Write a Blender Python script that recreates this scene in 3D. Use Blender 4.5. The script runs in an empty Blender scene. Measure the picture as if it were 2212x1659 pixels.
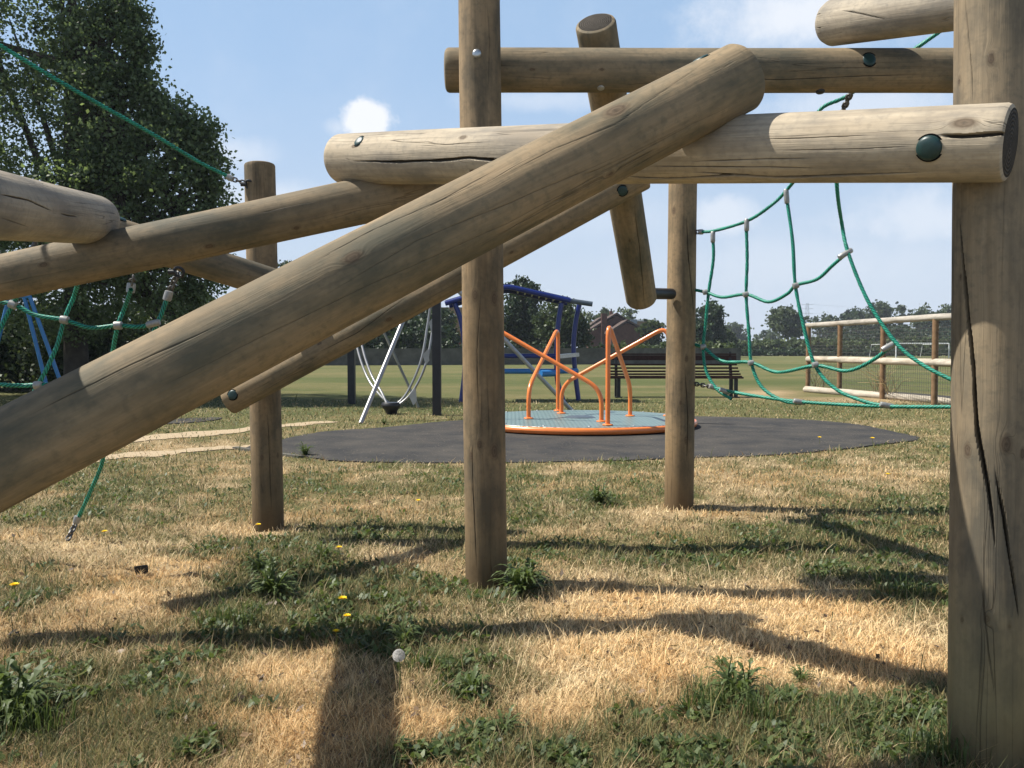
import bpy, math, random
import numpy as np
from mathutils import Vector, Matrix
random.seed(7); RNG = np.random.default_rng(7)
S = bpy.context.scene
COL = S.collection

# ---------------------------------------------------------------- camera
CAM_H = 1.0; F = 1902.0; CX, CY = 1106.0, 829.5; PITCH = math.atan((829.5-752)/F)
cd = bpy.data.cameras.new('camera'); cam = bpy.data.objects.new('camera', cd); COL.objects.link(cam)
cam.location = (0, 0, CAM_H); cam.rotation_euler = (math.pi/2-PITCH, 0, 0)
cd.sensor_width = 36; cd.lens = 36*F/2212; cd.clip_start = .05; cd.clip_end = 3000
S.camera = cam
def P(x, y, d):
    "point seen at (x, y) of the 2212 px wide photograph at depth d"
    a = (x-CX)/F*d; b = (CY-y)/F*d; s, c = math.sin(PITCH), math.cos(PITCH)
    return Vector((a, d*c+b*s, CAM_H+b*c-d*s))
def G(x, y, z=0.):
    "point of the ground seen at (x, y)"
    p = P(x, y, 1.)-Vector((0, 0, CAM_H)); t = (z-CAM_H)/p.z
    return Vector((p.x*t, p.y*t, z))

# ---------------------------------------------------------------- light and sky
SH = Vector((.70, -.12, -1.)).normalized()          # the way the sunlight travels
sd = bpy.data.lights.new('sun', 'SUN'); sun = bpy.data.objects.new('sun', sd); COL.objects.link(sun)
sun.rotation_euler = SH.to_track_quat('-Z', 'Y').to_euler(); sun.location = (-8, 3, 12)
sd.energy = 5.0; sd.angle = math.radians(.5); sd.color = (1., .955, .87)
W = bpy.data.worlds.new('World'); S.world = W; W.use_nodes = True
nt = W.node_tree; N = nt.nodes; L = nt.links
for n in list(N): N.remove(n)
out = N.new('ShaderNodeOutputWorld'); bg = N.new('ShaderNodeBackground'); bg.inputs[1].default_value = .060
L.new(bg.outputs[0], out.inputs[0])
sky = N.new('ShaderNodeTexSky'); sky.sky_type = 'NISHITA'; sky.sun_disc = False
sky.sun_elevation = math.asin(-SH.z); sky.sun_rotation = math.atan2(-SH.x, -SH.y)
sky.altitude = 50; sky.air_density = 1.0; sky.dust_density = .8; sky.ozone_density = 2.5
tc = N.new('ShaderNodeTexCoord')
def m_(op, a, b=None, c=None, clamp=False, t=None):
    nn = (t or nt).nodes.new('ShaderNodeMath'); nn.operation = op; nn.use_clamp = clamp
    for i, v in enumerate((a, b, c)):
        if v is None: continue
        if isinstance(v, (int, float)): nn.inputs[i].default_value = v
        else: (t or nt).links.new(v, nn.inputs[i])
    return nn.outputs[0]
def vm_(op, a, b, t=None, out_=0):
    nn = (t or nt).nodes.new('ShaderNodeVectorMath'); nn.operation = op
    for i, v in enumerate((a, b)):
        if v is None: continue
        if isinstance(v, (tuple, list, Vector)): nn.inputs[i].default_value = tuple(v)
        else: (t or nt).links.new(v, nn.inputs[i])
    return nn.outputs[out_]
def noise_(t, vec, scale, detail=4, rough=.55, dist=0.):
    nn = t.nodes.new('ShaderNodeTexNoise'); nn.inputs['Scale'].default_value = scale
    nn.inputs['Detail'].default_value = detail; nn.inputs['Roughness'].default_value = rough
    nn.inputs['Distortion'].default_value = dist
    if vec is not None: t.links.new(vec, nn.inputs['Vector'])
    return nn
def ramp_(t, fac, stops, interp='LINEAR'):
    r = t.nodes.new('ShaderNodeValToRGB'); r.color_ramp.interpolation = interp
    while len(r.color_ramp.elements) < len(stops): r.color_ramp.elements.new(.5)
    for e, (p, c) in zip(r.color_ramp.elements, stops):
        e.position = p; e.color = tuple(c)+(1,) if len(c) == 3 else c
    t.links.new(fac, r.inputs[0]); return r.outputs[0]
def mix_(t, fac, a, b, mode='MIX'):
    n = t.nodes.new('ShaderNodeMix'); n.data_type = 'RGBA'; n.blend_type = mode
    for s, v in ((0, fac), (6, a), (7, b)):
        if isinstance(v, (int, float)): n.inputs[s].default_value = v
        elif isinstance(v, (tuple, list)): n.inputs[s].default_value = tuple(v)+(1,) if len(v) == 3 else v
        else: t.links.new(v, n.inputs[s])
    return n.outputs[2]
D0 = tc.outputs['Generated']
big = noise_(nt, D0, 5.5, 6, .6, .3); fine = noise_(nt, D0, 20, 9, .68)
def smooth(v, a, b):
    n = N.new('ShaderNodeMapRange'); n.interpolation_type = 'SMOOTHSTEP'
    L.new(v, n.inputs[0]); n.inputs[1].default_value = a; n.inputs[2].default_value = b
    return n.outputs[0]
mask = None
sep = N.new('ShaderNodeSeparateXYZ'); L.new(D0, sep.inputs[0])
for (x, y, rx, ry, soft, st) in ((795, 262, 62, 50, .35, .95), (1760, 20, 250, 75, .9, .8), (2000, 470, 190, 60, .7, .45),
                       (1555, 465, 80, 45, .6, .5), (500, 330, 90, 38, .9, .4), (1180, 215, 160, 26, .9, .35), (600, 430, 190, 40, .9, .45),
                       (1900, 225, 260, 50, .9, .5), (1300, 470, 260, 60, 1., .2), (1800, 570, 420, 70, 1., .25), (730, 275, 30, 20, .9, .4)):
    v = (P(x, y, 1.)-Vector((0, 0, CAM_H))).normalized()
    d = vm_('SUBTRACT', D0, tuple(v)); d = vm_('MULTIPLY', d, (F/rx, F/rx, F/ry)); l = vm_('LENGTH', d, None, out_=1)
    l = m_('ADD', l, m_('MULTIPLY', m_('SUBTRACT', fine.outputs[0], .5), 1.6))
    l = m_('ADD', l, m_('MULTIPLY', m_('SUBTRACT', big.outputs[0], .5), .8))
    k = m_('MULTIPLY', smooth(l, 1.+soft*.35, 1.-soft), st)
    mask = k if mask is None else m_('MAXIMUM', mask, k)
# thin high veil, and milk towards the horizon
veil = m_('MULTIPLY', smooth(big.outputs[0], .45, .8), .16)
mask = m_('MAXIMUM', mask, veil)
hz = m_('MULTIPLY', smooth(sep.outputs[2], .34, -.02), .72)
c0 = mix_(nt, m_('MULTIPLY', smooth(sep.outputs[2], .60, .36), .62), sky.outputs[0], (5.0, 7.3, 10.4))  # pale lift fades above the view; unseen upper sky kept dim for less ambient
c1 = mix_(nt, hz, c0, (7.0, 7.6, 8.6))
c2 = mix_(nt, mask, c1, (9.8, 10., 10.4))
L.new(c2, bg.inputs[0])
S.view_settings.view_transform = 'Standard'; S.view_settings.look = 'None'
S.view_settings.exposure = 0.76; S.view_settings.gamma = 1
S.render.engine = 'CYCLES'
S.cycles.max_bounces = 6; S.cycles.transparent_max_bounces = 6

# ---------------------------------------------------------------- materials
MATS = {}
def mat(name, rough=.8, spec=.3, metal=0.):
    m = bpy.data.materials.new(name); m.use_nodes = True; t = m.node_tree
    b = t.nodes['Principled BSDF']; b.inputs['Roughness'].default_value = rough
    b.inputs['Specular IOR Level'].default_value = spec; b.inputs['Metallic'].default_value = metal
    MATS[name] = m; return m, t, b
def bump(t, b, h, strength, dist):
    n = t.nodes.new('ShaderNodeBump'); n.inputs['Strength'].default_value = strength; n.inputs['Distance'].default_value = dist
    t.links.new(h, n.inputs['Height']); t.links.new(n.outputs[0], b.inputs['Normal'])
def objco(t): return t.nodes.new('ShaderNodeTexCoord').outputs['Object']
def simple(name, c, rough=.6, spec=.3, metal=0., var=.15, scale=8., bmp=0.):
    m, t, b = mat(name, rough, spec, metal); v = noise_(t, objco(t), scale, 5, .6)
    dk = tuple(x*(1-var) for x in c); lt = tuple(min(1, x*(1+var)) for x in c)
    t.links.new(ramp_(t, v.outputs[0], ((.3, dk), (.7, lt))), b.inputs['Base Color'])
    if bmp: bump(t, b, v.outputs[0], .5, bmp)
    return m
def attr_(t, name): a = t.nodes.new('ShaderNodeAttribute'); a.attribute_name = name; return a

def wood(name, base, dark, post=False, algae=(.24, .215, .075), amt=.62):
    m, t, b = mat(name, .78, .22); Lk = t.links
    uv = t.nodes.new('ShaderNodeUVMap').outputs[0]
    oi = t.nodes.new('ShaderNodeObjectInfo')
    off = t.nodes.new('ShaderNodeCombineXYZ'); Lk.new(m_('MULTIPLY', oi.outputs['Random'], 17., t=t), off.inputs[2])
    p = vm_('ADD', uv, off.outputs[0], t)
    wv = noise_(t, vm_('MULTIPLY', p, (2., 2., 1.), t), 1.5, 2)                 # slow waves of the grain
    kn = attr_(t, 'knot')
    sh = t.nodes.new('ShaderNodeCombineXYZ'); Lk.new(m_('ADD', m_('MULTIPLY', wv.outputs[0], .012, t=t), m_('MULTIPLY', kn.outputs['Fac'], .03, t=t), t=t), sh.inputs[0])
    q = vm_('ADD', p, sh.outputs[0], t)
    g1 = noise_(t, vm_('MULTIPLY', q, (70, 2.2, 1), t), 1., 4, .6)
    g2 = noise_(t, vm_('MULTIPLY', q, (300, 9, 1), t), 1., 3, .6)
    bl = noise_(t, vm_('MULTIPLY', p, (7, 2.5, 1), t), 1., 5, .65)
    sm = noise_(t, vm_('MULTIPLY', p, (45, 45, 1), t), 1., 4, .6)
    col = ramp_(t, g1.outputs[0], ((.25, tuple(x*.72 for x in base)), (.5, base), (.8, tuple(min(1, x*1.22) for x in base))))
    col = mix_(t, m_('MULTIPLY', m_('SUBTRACT', g2.outputs[0], .3, t=t, clamp=True), .55, t=t), col, tuple(x*.62 for x in base))
    col = mix_(t, m_('MULTIPLY', ramp_(t, bl.outputs[0], ((.42, (0, 0, 0)), (.64, (1, 1, 1)))), .82, t=t), col, dark)
    col = mix_(t, m_('MULTIPLY', ramp_(t, sm.outputs[0], ((.5, (0, 0, 0)), (.7, (1, 1, 1)))), .4, t=t), col, dark)
    bl2 = noise_(t, vm_('MULTIPLY', vm_('ADD', p, (5, 3, 8), t), (5, 1.2, 1), t), 1., 4, .6)
    col = mix_(t, m_('MULTIPLY', ramp_(t, bl2.outputs[0], ((.5, (0, 0, 0)), (.75, (1, 1, 1)))), .35, t=t), col, (base[0]*1.05, base[1]*.9, base[2]*.72))
    # hairline checks along the grain
    h = noise_(t, vm_('MULTIPLY', q, (26, .55, 1), t), 1., 2, .5)
    h1 = m_('SUBTRACT', 1., m_('DIVIDE', m_('ABSOLUTE', m_('SUBTRACT', h.outputs[0], .5, t=t), t=t), .0055, t=t), t=t, clamp=True)
    gate = noise_(t, vm_('MULTIPLY', vm_('ADD', p, (9, 4, 2), t), (9, 1.1, 1), t), 1., 2)
    h1 = m_('MULTIPLY', h1, ramp_(t, gate.outputs[0], ((.47, (0, 0, 0)), (.55, (1, 1, 1)))), t=t)
    ck = attr_(t, 'crack')
    hh = m_('MAXIMUM', m_('MULTIPLY', h1, .5, t=t), ck.outputs['Fac'], t=t)
    # knots
    k = kn.outputs['Fac']
    kc = ramp_(t, k, ((.3, (.12, .08, .05)), (.46, (.05, .03, .018)), (.62, (.13, .095, .06)), (.78, (.075, .05, .032)), (.9, (.12, .085, .055)), (1., (.04, .025, .016))))
    km = ramp_(t, k, ((.38, (0, 0, 0)), (.75, (1, 1, 1))))
    col = mix_(t, m_('MULTIPLY', km, .8, t=t), col, kc)
    if post:
        sz = t.nodes.new('ShaderNodeSeparateXYZ'); Lk.new(uv, sz.inputs[0])
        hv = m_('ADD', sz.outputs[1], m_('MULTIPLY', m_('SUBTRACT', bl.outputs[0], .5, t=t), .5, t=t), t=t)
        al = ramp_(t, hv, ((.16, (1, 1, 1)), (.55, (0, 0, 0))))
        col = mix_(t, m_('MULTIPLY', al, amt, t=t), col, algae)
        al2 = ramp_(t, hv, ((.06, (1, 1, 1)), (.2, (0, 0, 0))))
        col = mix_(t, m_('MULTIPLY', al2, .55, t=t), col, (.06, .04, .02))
    col = mix_(t, 1., col, ramp_(t, oi.outputs['Random'], ((0., (.80, .81, .84)), (.5, (.97, .95, .92)), (1., (1.12, 1.07, 1.0)))), 'MULTIPLY')
    col = mix_(t, m_('MULTIPLY', hh, .93, t=t), col, (.012, .009, .006))
    Lk.new(col, b.inputs['Base Color'])
    hgt = m_('SUBTRACT', m_('ADD', m_('MULTIPLY', g1.outputs[0], .6, t=t), m_('MULTIPLY', g2.outputs[0], .4, t=t), t=t), m_('MULTIPLY', h1, 1.2, t=t), t=t)
    bump(t, b, hgt, .7, .003)
    return m
WOOD = wood('weathered_pine', (.262, .202, .126), (.075, .078, .060))
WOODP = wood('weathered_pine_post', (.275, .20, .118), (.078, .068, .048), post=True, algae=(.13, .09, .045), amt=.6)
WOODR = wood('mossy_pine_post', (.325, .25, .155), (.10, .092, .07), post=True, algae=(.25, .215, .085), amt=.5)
WOODG = wood('silvered_pine', (.45, .385, .29), (.19, .175, .15))
def endgrain(name='end_grain', a=(.085, .074, .06), c=(.025, .021, .017)):
    m, t, b = mat(name, .9, .15); o = objco(t)
    sp = t.nodes.new('ShaderNodeSeparateXYZ'); t.links.new(o, sp.inputs[0])
    r = m_('SQRT', m_('ADD', m_('POWER', sp.outputs[0], 2., t=t), m_('POWER', sp.outputs[1], 2., t=t), t=t), t=t)
    n = noise_(t, o, 30, 5, .7)
    w = m_('SINE', m_('ADD', m_('MULTIPLY', r, 700., t=t), m_('MULTIPLY', n.outputs[0], 9., t=t), t=t), t=t)
    f = m_('ADD', m_('MULTIPLY', w, .3, t=t), n.outputs[0], t=t)
    t.links.new(ramp_(t, f, ((.2, c), (.9, a))), b.inputs['Base Color']); bump(t, b, f, .8, .004); return m
ENDG = endgrain()
CAPM = simple('green_plastic', (.010, .036, .034), .42, .45, var=.25, scale=30)
BLACKM = simple('recess_shade_black', (.008, .008, .008), .9, .1)
STEEL = simple('galvanised_steel', (.42, .43, .43), .34, .5, .85, var=.2, scale=40)
CHAINM = simple('chain_steel', (.10, .095, .09), .5, .4, .2, var=.35, scale=60)
ALU = simple('aluminium_clamp', (.30, .30, .285), .4, .5, .35, var=.2, scale=60)
CHROME = simple('polished_steel', (.30, .30, .30), .4, .5, .6, var=.08)
BLUE = simple('dark_blue_paint', (.008, .02, .14), .3, .5, var=.15)
BLUEG = simple('grey_end_paint', (.07, .09, .11), .4, .4)
BLUEL = simple('light_blue_paint', (.03, .17, .42), .32, .5, var=.15)
ORANGE = simple('orange_paint', (.74, .20, .045), .27, .5, var=.07, scale=14)
BROWNP = simple('brown_bench_wood', (.04, .018, .013), .6, .2, var=.35, scale=20, bmp=.002)
BLACKP = simple('black_painted_metal', (.018, .018, .02), .45, .4, var=.3)
PLATE = simple('pale_plate', (.42, .42, .40), .6, .3)
BRICK1 = simple('red_brick', (.16, .062, .042), .9, .1, var=.25, scale=3)
BRICK2 = simple('dark_brick', (.10, .05, .038), .9, .1, var=.25, scale=3)
TILE = simple('roof_tile', (.085, .06, .05), .85, .2, var=.3, scale=4)
TILE2 = simple('pale_roof_tile', (.23, .16, .095), .85, .2, var=.2, scale=4)
WHITE = simple('white_paint', (.75, .76, .75), .5, .3, var=.05)
GLASS = simple('window_glass', (.16, .20, .24), .1, .6, var=.2)
CONC = simple('concrete', (.10, .095, .08), .9, .1, var=.35, scale=2., bmp=.004)
FWIRE = simple('fence_wire', (.10, .095, .08), .5, .3, .3)
FRAIL = wood('grey_fence_timber', (.46, .42, .36), (.24, .22, .18))
STRAWM = simple('dry_stalk', (.48, .36, .18), .8, .2, var=.2)

m, t, b = mat('green_rope', .5, .35)
uvn = t.nodes.new('ShaderNodeUVMap').outputs[0]; sp = t.nodes.new('ShaderNodeSeparateXYZ'); t.links.new(uvn, sp.inputs[0])
w = m_('SINE', m_('ADD', m_('MULTIPLY', sp.outputs[0], 4*2*math.pi, t=t), m_('MULTIPLY', sp.outputs[1], 330., t=t), t=t), t=t)
nz = noise_(t, objco(t), 25, 4)
rc = ramp_(t, m_('ADD', m_('MULTIPLY', w, .42, t=t), m_('MULTIPLY', nz.outputs[0], .9, t=t), t=t), ((.1, (.003, .05, .034)), (.45, (.008, .20, .135)), (.85, (.03, .34, .235))))
t.links.new(rc, b.inputs['Base Color']); ROPEM = m

def leafmat(name, lo, hi, trans=.35, hue=None):
    m, t, b = mat(name, .5, .3); a = attr_(t, 'v')
    c = ramp_(t, a.outputs['Fac'], ((0., lo), (1., hi))); t.links.new(c, b.inputs['Base Color'])
    tr = t.nodes.new('ShaderNodeBsdfTranslucent'); t.links.new(mix_(t, .5, c, (hi[0]*1.6, hi[1]*1.7, hi[2]*.8)), tr.inputs[0])
    mx = t.nodes.new('ShaderNodeMixShader'); mx.inputs[0].default_value = trans
    t.links.new(b.outputs[0], mx.inputs[1]); t.links.new(tr.outputs[0], mx.inputs[2])
    t.links.new(mx.outputs[0], t.nodes['Material Output'].inputs[0]); return m
LEAF1 = leafmat('poplar_leaf', (.028, .045, .027), (.175, .225, .11), .45)
LEAF2 = leafmat('broadleaf_dark', (.012, .028, .014), (.048, .075, .03), .2)
LEAF3 = leafmat('broadleaf_mid', (.026, .046, .02), (.085, .11, .045), .25)
LEAF4 = leafmat('hedge_leaf', (.034, .058, .024), (.11, .14, .05), .2)
WEED = leafmat('weed_leaf', (.035, .062, .02), (.12, .155, .05), .3)
YEL = simple('dandelion_yellow', (.85, .58, .01), .6, .2, var=.1, scale=100)
FLUFF = simple('seed_fluff', (.62, .60, .56), .9, .1)
BARK = simple('bark', (.06, .05, .04), .9, .1, var=.4, scale=6, bmp=.02)

# ---------------------------------------------------------------- mesh helpers
def mesh(name, V, Fc, mats, parent=None, mi=None, smooth=True, uv=None, attrs=None, colattr=None):
    V = np.asarray(V, dtype=np.float32).reshape(-1, 3); me = bpy.data.meshes.new(name)
    if isinstance(Fc, np.ndarray):
        nf, k = Fc.shape; me.vertices.add(len(V)); me.vertices.foreach_set('co', V.ravel())
        me.loops.add(nf*k); me.loops.foreach_set('vertex_index', Fc.astype(np.int32).ravel())
        me.polygons.add(nf); me.polygons.foreach_set('loop_start', np.arange(0, nf*k, k, dtype=np.int32))
        try: me.polygons.foreach_set('loop_total', np.full(nf, k, dtype=np.int32))
        except Exception: pass
        me.update(calc_edges=True)
    else:
        me.from_pydata([tuple(v) for v in V.tolist()], [], Fc)
    for mm in (mats if isinstance(mats, (list, tuple)) else [mats]): me.materials.append(mm)
    if mi is not None: me.polygons.foreach_set('material_index', np.asarray(mi, dtype=np.int32))
    if smooth: me.polygons.foreach_set('use_smooth', np.ones(len(me.polygons), dtype=bool))
    if uv is not None:
        li = np.empty(len(me.loops), dtype=np.int32); me.loops.foreach_get('vertex_index', li)
        u = me.uv_layers.new(name='UVMap'); u.data.foreach_set('uv', np.asarray(uv, dtype=np.float32)[li].ravel())
    for k_, a in (attrs or {}).items():
        at = me.attributes.new(k_, 'FLOAT', 'POINT'); at.data.foreach_set('value', np.asarray(a, dtype=np.float32))
    if colattr is not None:
        at = me.attributes.new('Col', 'FLOAT_COLOR', 'POINT')
        c = np.ones((len(V), 4), dtype=np.float32); c[:, :3] = colattr; at.data.foreach_set('color', c.ravel())
    o = bpy.data.objects.new(name, me); COL.objects.link(o)
    if parent is not None: put(o, parent)
    return o
def wloc(o):
    v = Vector(o.location)
    while o.parent is not None: o = o.parent; v = v+Vector(o.location)
    return v
def put(o, parent):
    "parent o, keeping its world place (parents are never rotated)"
    r = parent
    while r is not None:
        o.location = Vector(o.location)-Vector(r.location); r = r.parent
    o.parent = parent
def tag(o, label=None, cat=None, group=None, kind=None):
    for k, v in (('label', label), ('category', cat), ('group', group), ('kind', kind)):
        if v: o[k] = v
    return o
def thing(name, loc, label, cat, group=None):
    o = bpy.data.objects.new(name, None); o.empty_display_size = .2; COL.objects.link(o); o.location = loc
    return tag(o, label, cat, group)
def copy_tree(o, parent=None):
    c = o.copy(); COL.objects.link(c); c.parent = parent
    for ch in list(o.children): copy_tree(ch, c)
    return c
def frame(d):
    d = Vector(d).normalized(); a = Vector((0, 0, 1)) if abs(d.z) < .9 else Vector((0, 1, 0))
    x = a.cross(d).normalized(); return x, d.cross(x), d
class MB:
    def __init__(s): s.V = []; s.F = []; s.M = []
    def add(s, V, Fc, mi=0):
        n = len(s.V); s.V += [tuple(v) for v in V]; s.F += [[i+n for i in f] for f in Fc]; s.M += [mi]*len(Fc); return s
    def box(s, c, sz, mi=0, rz=0., bev=0.):
        x, y, z = (v/2 for v in sz); R = Matrix.Rotation(rz, 3, 'Z'); c = Vector(c)
        V = [c+R@Vector((a*x, b_*y, d*z)) for a in (-1, 1) for b_ in (-1, 1) for d in (-1, 1)]
        return s.add(V, [[0, 1, 3, 2], [4, 6, 7, 5], [0, 4, 5, 1], [2, 3, 7, 6], [0, 2, 6, 4], [1, 5, 7, 3]], mi)
    def bar(s, a, b_, w, h, mi=0):
        a, b_ = Vector(a), Vector(b_); x, y, d = frame(b_-a)
        V = [p+x*i*w/2+y*j*h/2 for p in (a, b_) for i, j in ((-1, -1), (1, -1), (1, 1), (-1, 1))]
        return s.add(V, [[3, 2, 1, 0], [4, 5, 6, 7], [0, 1, 5, 4], [1, 2, 6, 5], [2, 3, 7, 6], [3, 0, 4, 7]], mi)
    def tube(s, pts, r, n=12, mi=0, caps=True):
        pts = [Vector(p) for p in pts]; rr = r if isinstance(r, (list, tuple)) else [r]*len(pts)
        x = None; base = len(s.V); V = []; k = len(pts)
        for i, p in enumerate(pts):
            d = (pts[min(i+1, k-1)]-pts[max(i-1, 0)]).normalized()
            if x is None: x = frame(d)[0]
            x = (x-d*x.dot(d)).normalized(); y = d.cross(x)
            V += [p+(x*math.cos(2*math.pi*j/n)+y*math.sin(2*math.pi*j/n))*rr[i] for j in range(n)]
        Fc = [[i*n+j, i*n+(j+1) % n, (i+1)*n+(j+1) % n, (i+1)*n+j] for i in range(k-1) for j in range(n)]
        if caps: Fc += [list(range(n))[::-1], [(k-1)*n+j for j in range(n)]]
        return s.add(V, Fc, mi)
    def prism(s, poly, vec, mi=0):
        n = len(poly); poly = [Vector(p) for p in poly]; vec = Vector(vec)
        V = poly+[p+vec for p in poly]
        return s.add(V, [list(range(n))[::-1], list(range(n, 2*n))]+[[i, (i+1) % n, n+(i+1) % n, n+i] for i in range(n)], mi)
    def build(s, name, mats, parent=None, smooth=False, loc=None):
        V = np.array(s.V)
        if loc is None: loc = V.mean(0) if parent is not None else np.array((V[:, 0].mean(), V[:, 1].mean(), V[:, 2].min()))
        loc = np.array(loc, dtype=float)
        o = mesh(name, V-loc, s.F, mats, None, s.M, smooth); o.location = Vector(loc.tolist())
        if parent is not None: put(o, parent)
        if smooth:
            try: o.data.set_sharp_from_angle(angle=math.radians(40))
            except Exception: pass
        return o
def spline(pts, n=10):
    "Catmull-Rom through the points"
    p = [Vector(q) for q in pts]; p = [p[0]*2-p[1]]+p+[p[-1]*2-p[-2]]; o = []
    for i in range(1, len(p)-2):
        for j in range(n):
            t = j/n; a, b_, c, d = p[i-1:i+3]
            o.append(.5*((2*b_)+(c-a)*t+(2*a-5*b_+4*c-d)*t*t+(3*b_-a-3*c+d)*t**3))
    o.append(p[-2]); return o
def fillet(pts, r, n=6):
    p = [Vector(q) for q in pts]; o = [p[0]]
    for i in range(1, len(p)-1):
        a = (p[i-1]-p[i]); b_ = (p[i+1]-p[i]); k = min(r, a.length*.49, b_.length*.49)
        A = p[i]+a.normalized()*k; B = p[i]+b_.normalized()*k
        for j in range(n+1):
            t = j/n; o.append(A*(1-t)**2+p[i]*2*t*(1-t)+B*t*t)
    o.append(p[-1]); return o
def hsh(i, j, s):
    h = (i.astype(np.int64)*374761393+j.astype(np.int64)*668265263+s*1442695041) & 0xffffffff
    h = ((h ^ (h >> 13))*1274126177) & 0xffffffff
    return ((h ^ (h >> 16)) & 0xffff)/65535.
def vnoise(x, y, s=0):
    i = np.floor(x); j = np.floor(y); fx = x-i; fy = y-j; fx = fx*fx*(3-2*fx); fy = fy*fy*(3-2*fy)
    i = i.astype(np.int64); j = j.astype(np.int64)
    return ((hsh(i, j, s)*(1-fx)+hsh(i+1, j, s)*fx)*(1-fy)+(hsh(i, j+1, s)*(1-fx)+hsh(i+1, j+1, s)*fx)*fy)
def fbm(x, y, s=0, o=4):
    r = 0; a = .5
    for k in range(o): r = r+a*vnoise(x*2**k, y*2**k, s+k); a *= .5
    return r/(1-.5**o)

# ---------------------------------------------------------------- ground
def gpt(x, y): g = G(x, y); return g.x, g.y
GREEN = [(600, 1195, 150, 38, .8), (590, 1265, 110, 45, 1.), (130, 1280, 90, 26, .8), (20, 1310, 40, 30, .6), (740, 1330, 140, 40, .8), (820, 1380, 110, 40, .7),
  (500, 1350, 120, 28, .7), (720, 1240, 110, 40, .6), (560, 1535, 110, 26, .7), (300, 1620, 260, 50, .75), (60, 1540, 100, 70, .8), (1000, 1420, 110, 40, .6), (1040, 1500, 110, 50, .6),
  (1060, 1575, 70, 36, .9), (1540, 1500, 110, 36, .9), (1800, 1580, 280, 60, .75), (1560, 1600, 200, 60, .45), (1980, 1500, 90, 30, .3), (900, 1635, 90, 30, .7), (1110, 1275, 70, 34, .9),
  (880, 1155, 170, 24, .7), (1250, 1130, 120, 30, .35), (1700, 1185, 330, 36, .75), (1900, 1130, 160, 40, .6), (1960, 1275, 110, 36, .9), (1450, 1205, 120, 26, .6), (1850, 1240, 120, 20, .6),
  (1290, 1080, 60, 20, .6), (450, 1480, 130, 50, .35), (250, 1420, 100, 30, .3), (150, 1110, 180, 30, .3), (1500, 1045, 150, 20, .3), (600, 1060, 300, 20, .2), (1730, 1530, 60, 20, .5), (900, 1280, 160, 30, .5), (1330, 1630, 200, 36, .5)]
STRAW = [(1480, 1300, 330, 34, 1.), (1450, 1420, 330, 60, 1.), (1700, 1360, 300, 60, 1.), (1850, 1440, 170, 50, .9), (1250, 1500, 180, 50, .5), (950, 1560, 110, 40, .4), (620, 1455, 90, 34, .8),
  (260, 1300, 130, 22, .6), (640, 1560, 120, 22, .5), (170, 1180, 120, 18, .6), (560, 1147, 90, 10, .8), (1440, 1112, 110, 12, .7), (1350, 1235, 190, 18, .4), (850, 1205, 50, 14, .9), (380, 1225, 120, 30, .5),
  (1650, 850, 70, 9, .9), (1900, 865, 180, 7, .9), (1900, 915, 90, 7, .7), (1600, 1060, 100, 14, .4), (420, 960, 200, 9, .5), (1750, 1020, 260, 20, .3), (1150, 1545, 100, 40, .4), (400, 1450, 120, 30, .3), (700, 1600, 150, 40, .4)]
def blobs(px, py, lst):
    r = np.zeros_like(px)
    for (x, y, rx, ry, s) in lst: r += s*np.exp(-(((px-x)/rx)**2+((py-y)/ry)**2)*.8)
    return r
def project(x, y, z=0.):
    s, c = math.sin(PITCH), math.cos(PITCH); zz = z-CAM_H; d = y*c-zz*s; d = np.maximum(d, .3)
    return CX+x/d*F, CY-(y*s+zz*c)/d*F
def greenness(x, y):
    px, py = project(x, y); dist = np.hypot(x, y)
    g = .42+.9*(fbm(x*1.9+3, y*1.9, 3, 5)-.5)+.75*(fbm(x*6.5, y*6.5, 9, 3)-.5)
    near = np.clip((11-dist)/3, 0, 1)
    g = g+near*(.62*blobs(px, py, GREEN)*(.6+.8*fbm(x*4, y*4, 33))-.85*blobs(px, py, STRAW)*(1.15-.5*fbm(x*5, y*5, 21)))
    far = np.clip((dist-9)/5, 0, 1); g = g+.10*np.clip((dist-4)/3, 0, 1)
    fg = .76+.5*(fbm(x*.10, y*.35, 31, 4)-.5)+.35*(fbm(x*.6, y*1.2, 5, 3)-.5)
    fs = blobs(px, py, STRAW)*(1-near)
    return np.clip(g*(1-far)+(fg-.6*fs)*far, 0, 1)
def gheight(x, y):
    d = np.hypot(x, y); k = np.clip((9-d)/4, 0, 1)
    return k*(.05*(fbm(x*1.3, y*1.3, 50, 3)-.5)+.018*(fbm(x*7, y*7, 60, 2)-.5)+.022*(fbm(x*15, y*15, 70, 2)-.5))
ds = np.concatenate([np.arange(-3, .8, .25), np.arange(.8, 7.5, .03), 7.5*1.012**np.arange(1, 480)])
ds = ds[ds < 2000]; ds = np.append(ds, 2500.)
us = np.concatenate([np.linspace(-1.8, -.85, 12)[:-1], np.linspace(-.85, .85, 300), np.linspace(.85, 1.8, 12)[1:]])
DD, UU = np.meshgrid(ds, us, indexing='ij'); XX = UU*np.maximum(DD, 2.5)*1.; YY = DD
XX = XX*np.where(np.abs(UU) > 1.7, 2.5, 1)
gx, gy = XX.ravel(), YY.ravel(); nd, nu = XX.shape
gi = np.arange(nd*nu).reshape(nd, nu)
gf = np.stack([gi[:-1, :-1].ravel(), gi[:-1, 1:].ravel(), gi[1:, 1:].ravel(), gi[1:, :-1].ravel()], 1)
m, t, b = mat('dry_lawn', .95, .08); GROUNDM = m
a = attr_(t, 'g'); geo = t.nodes.new('ShaderNodeNewGeometry').outputs['Position']
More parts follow.
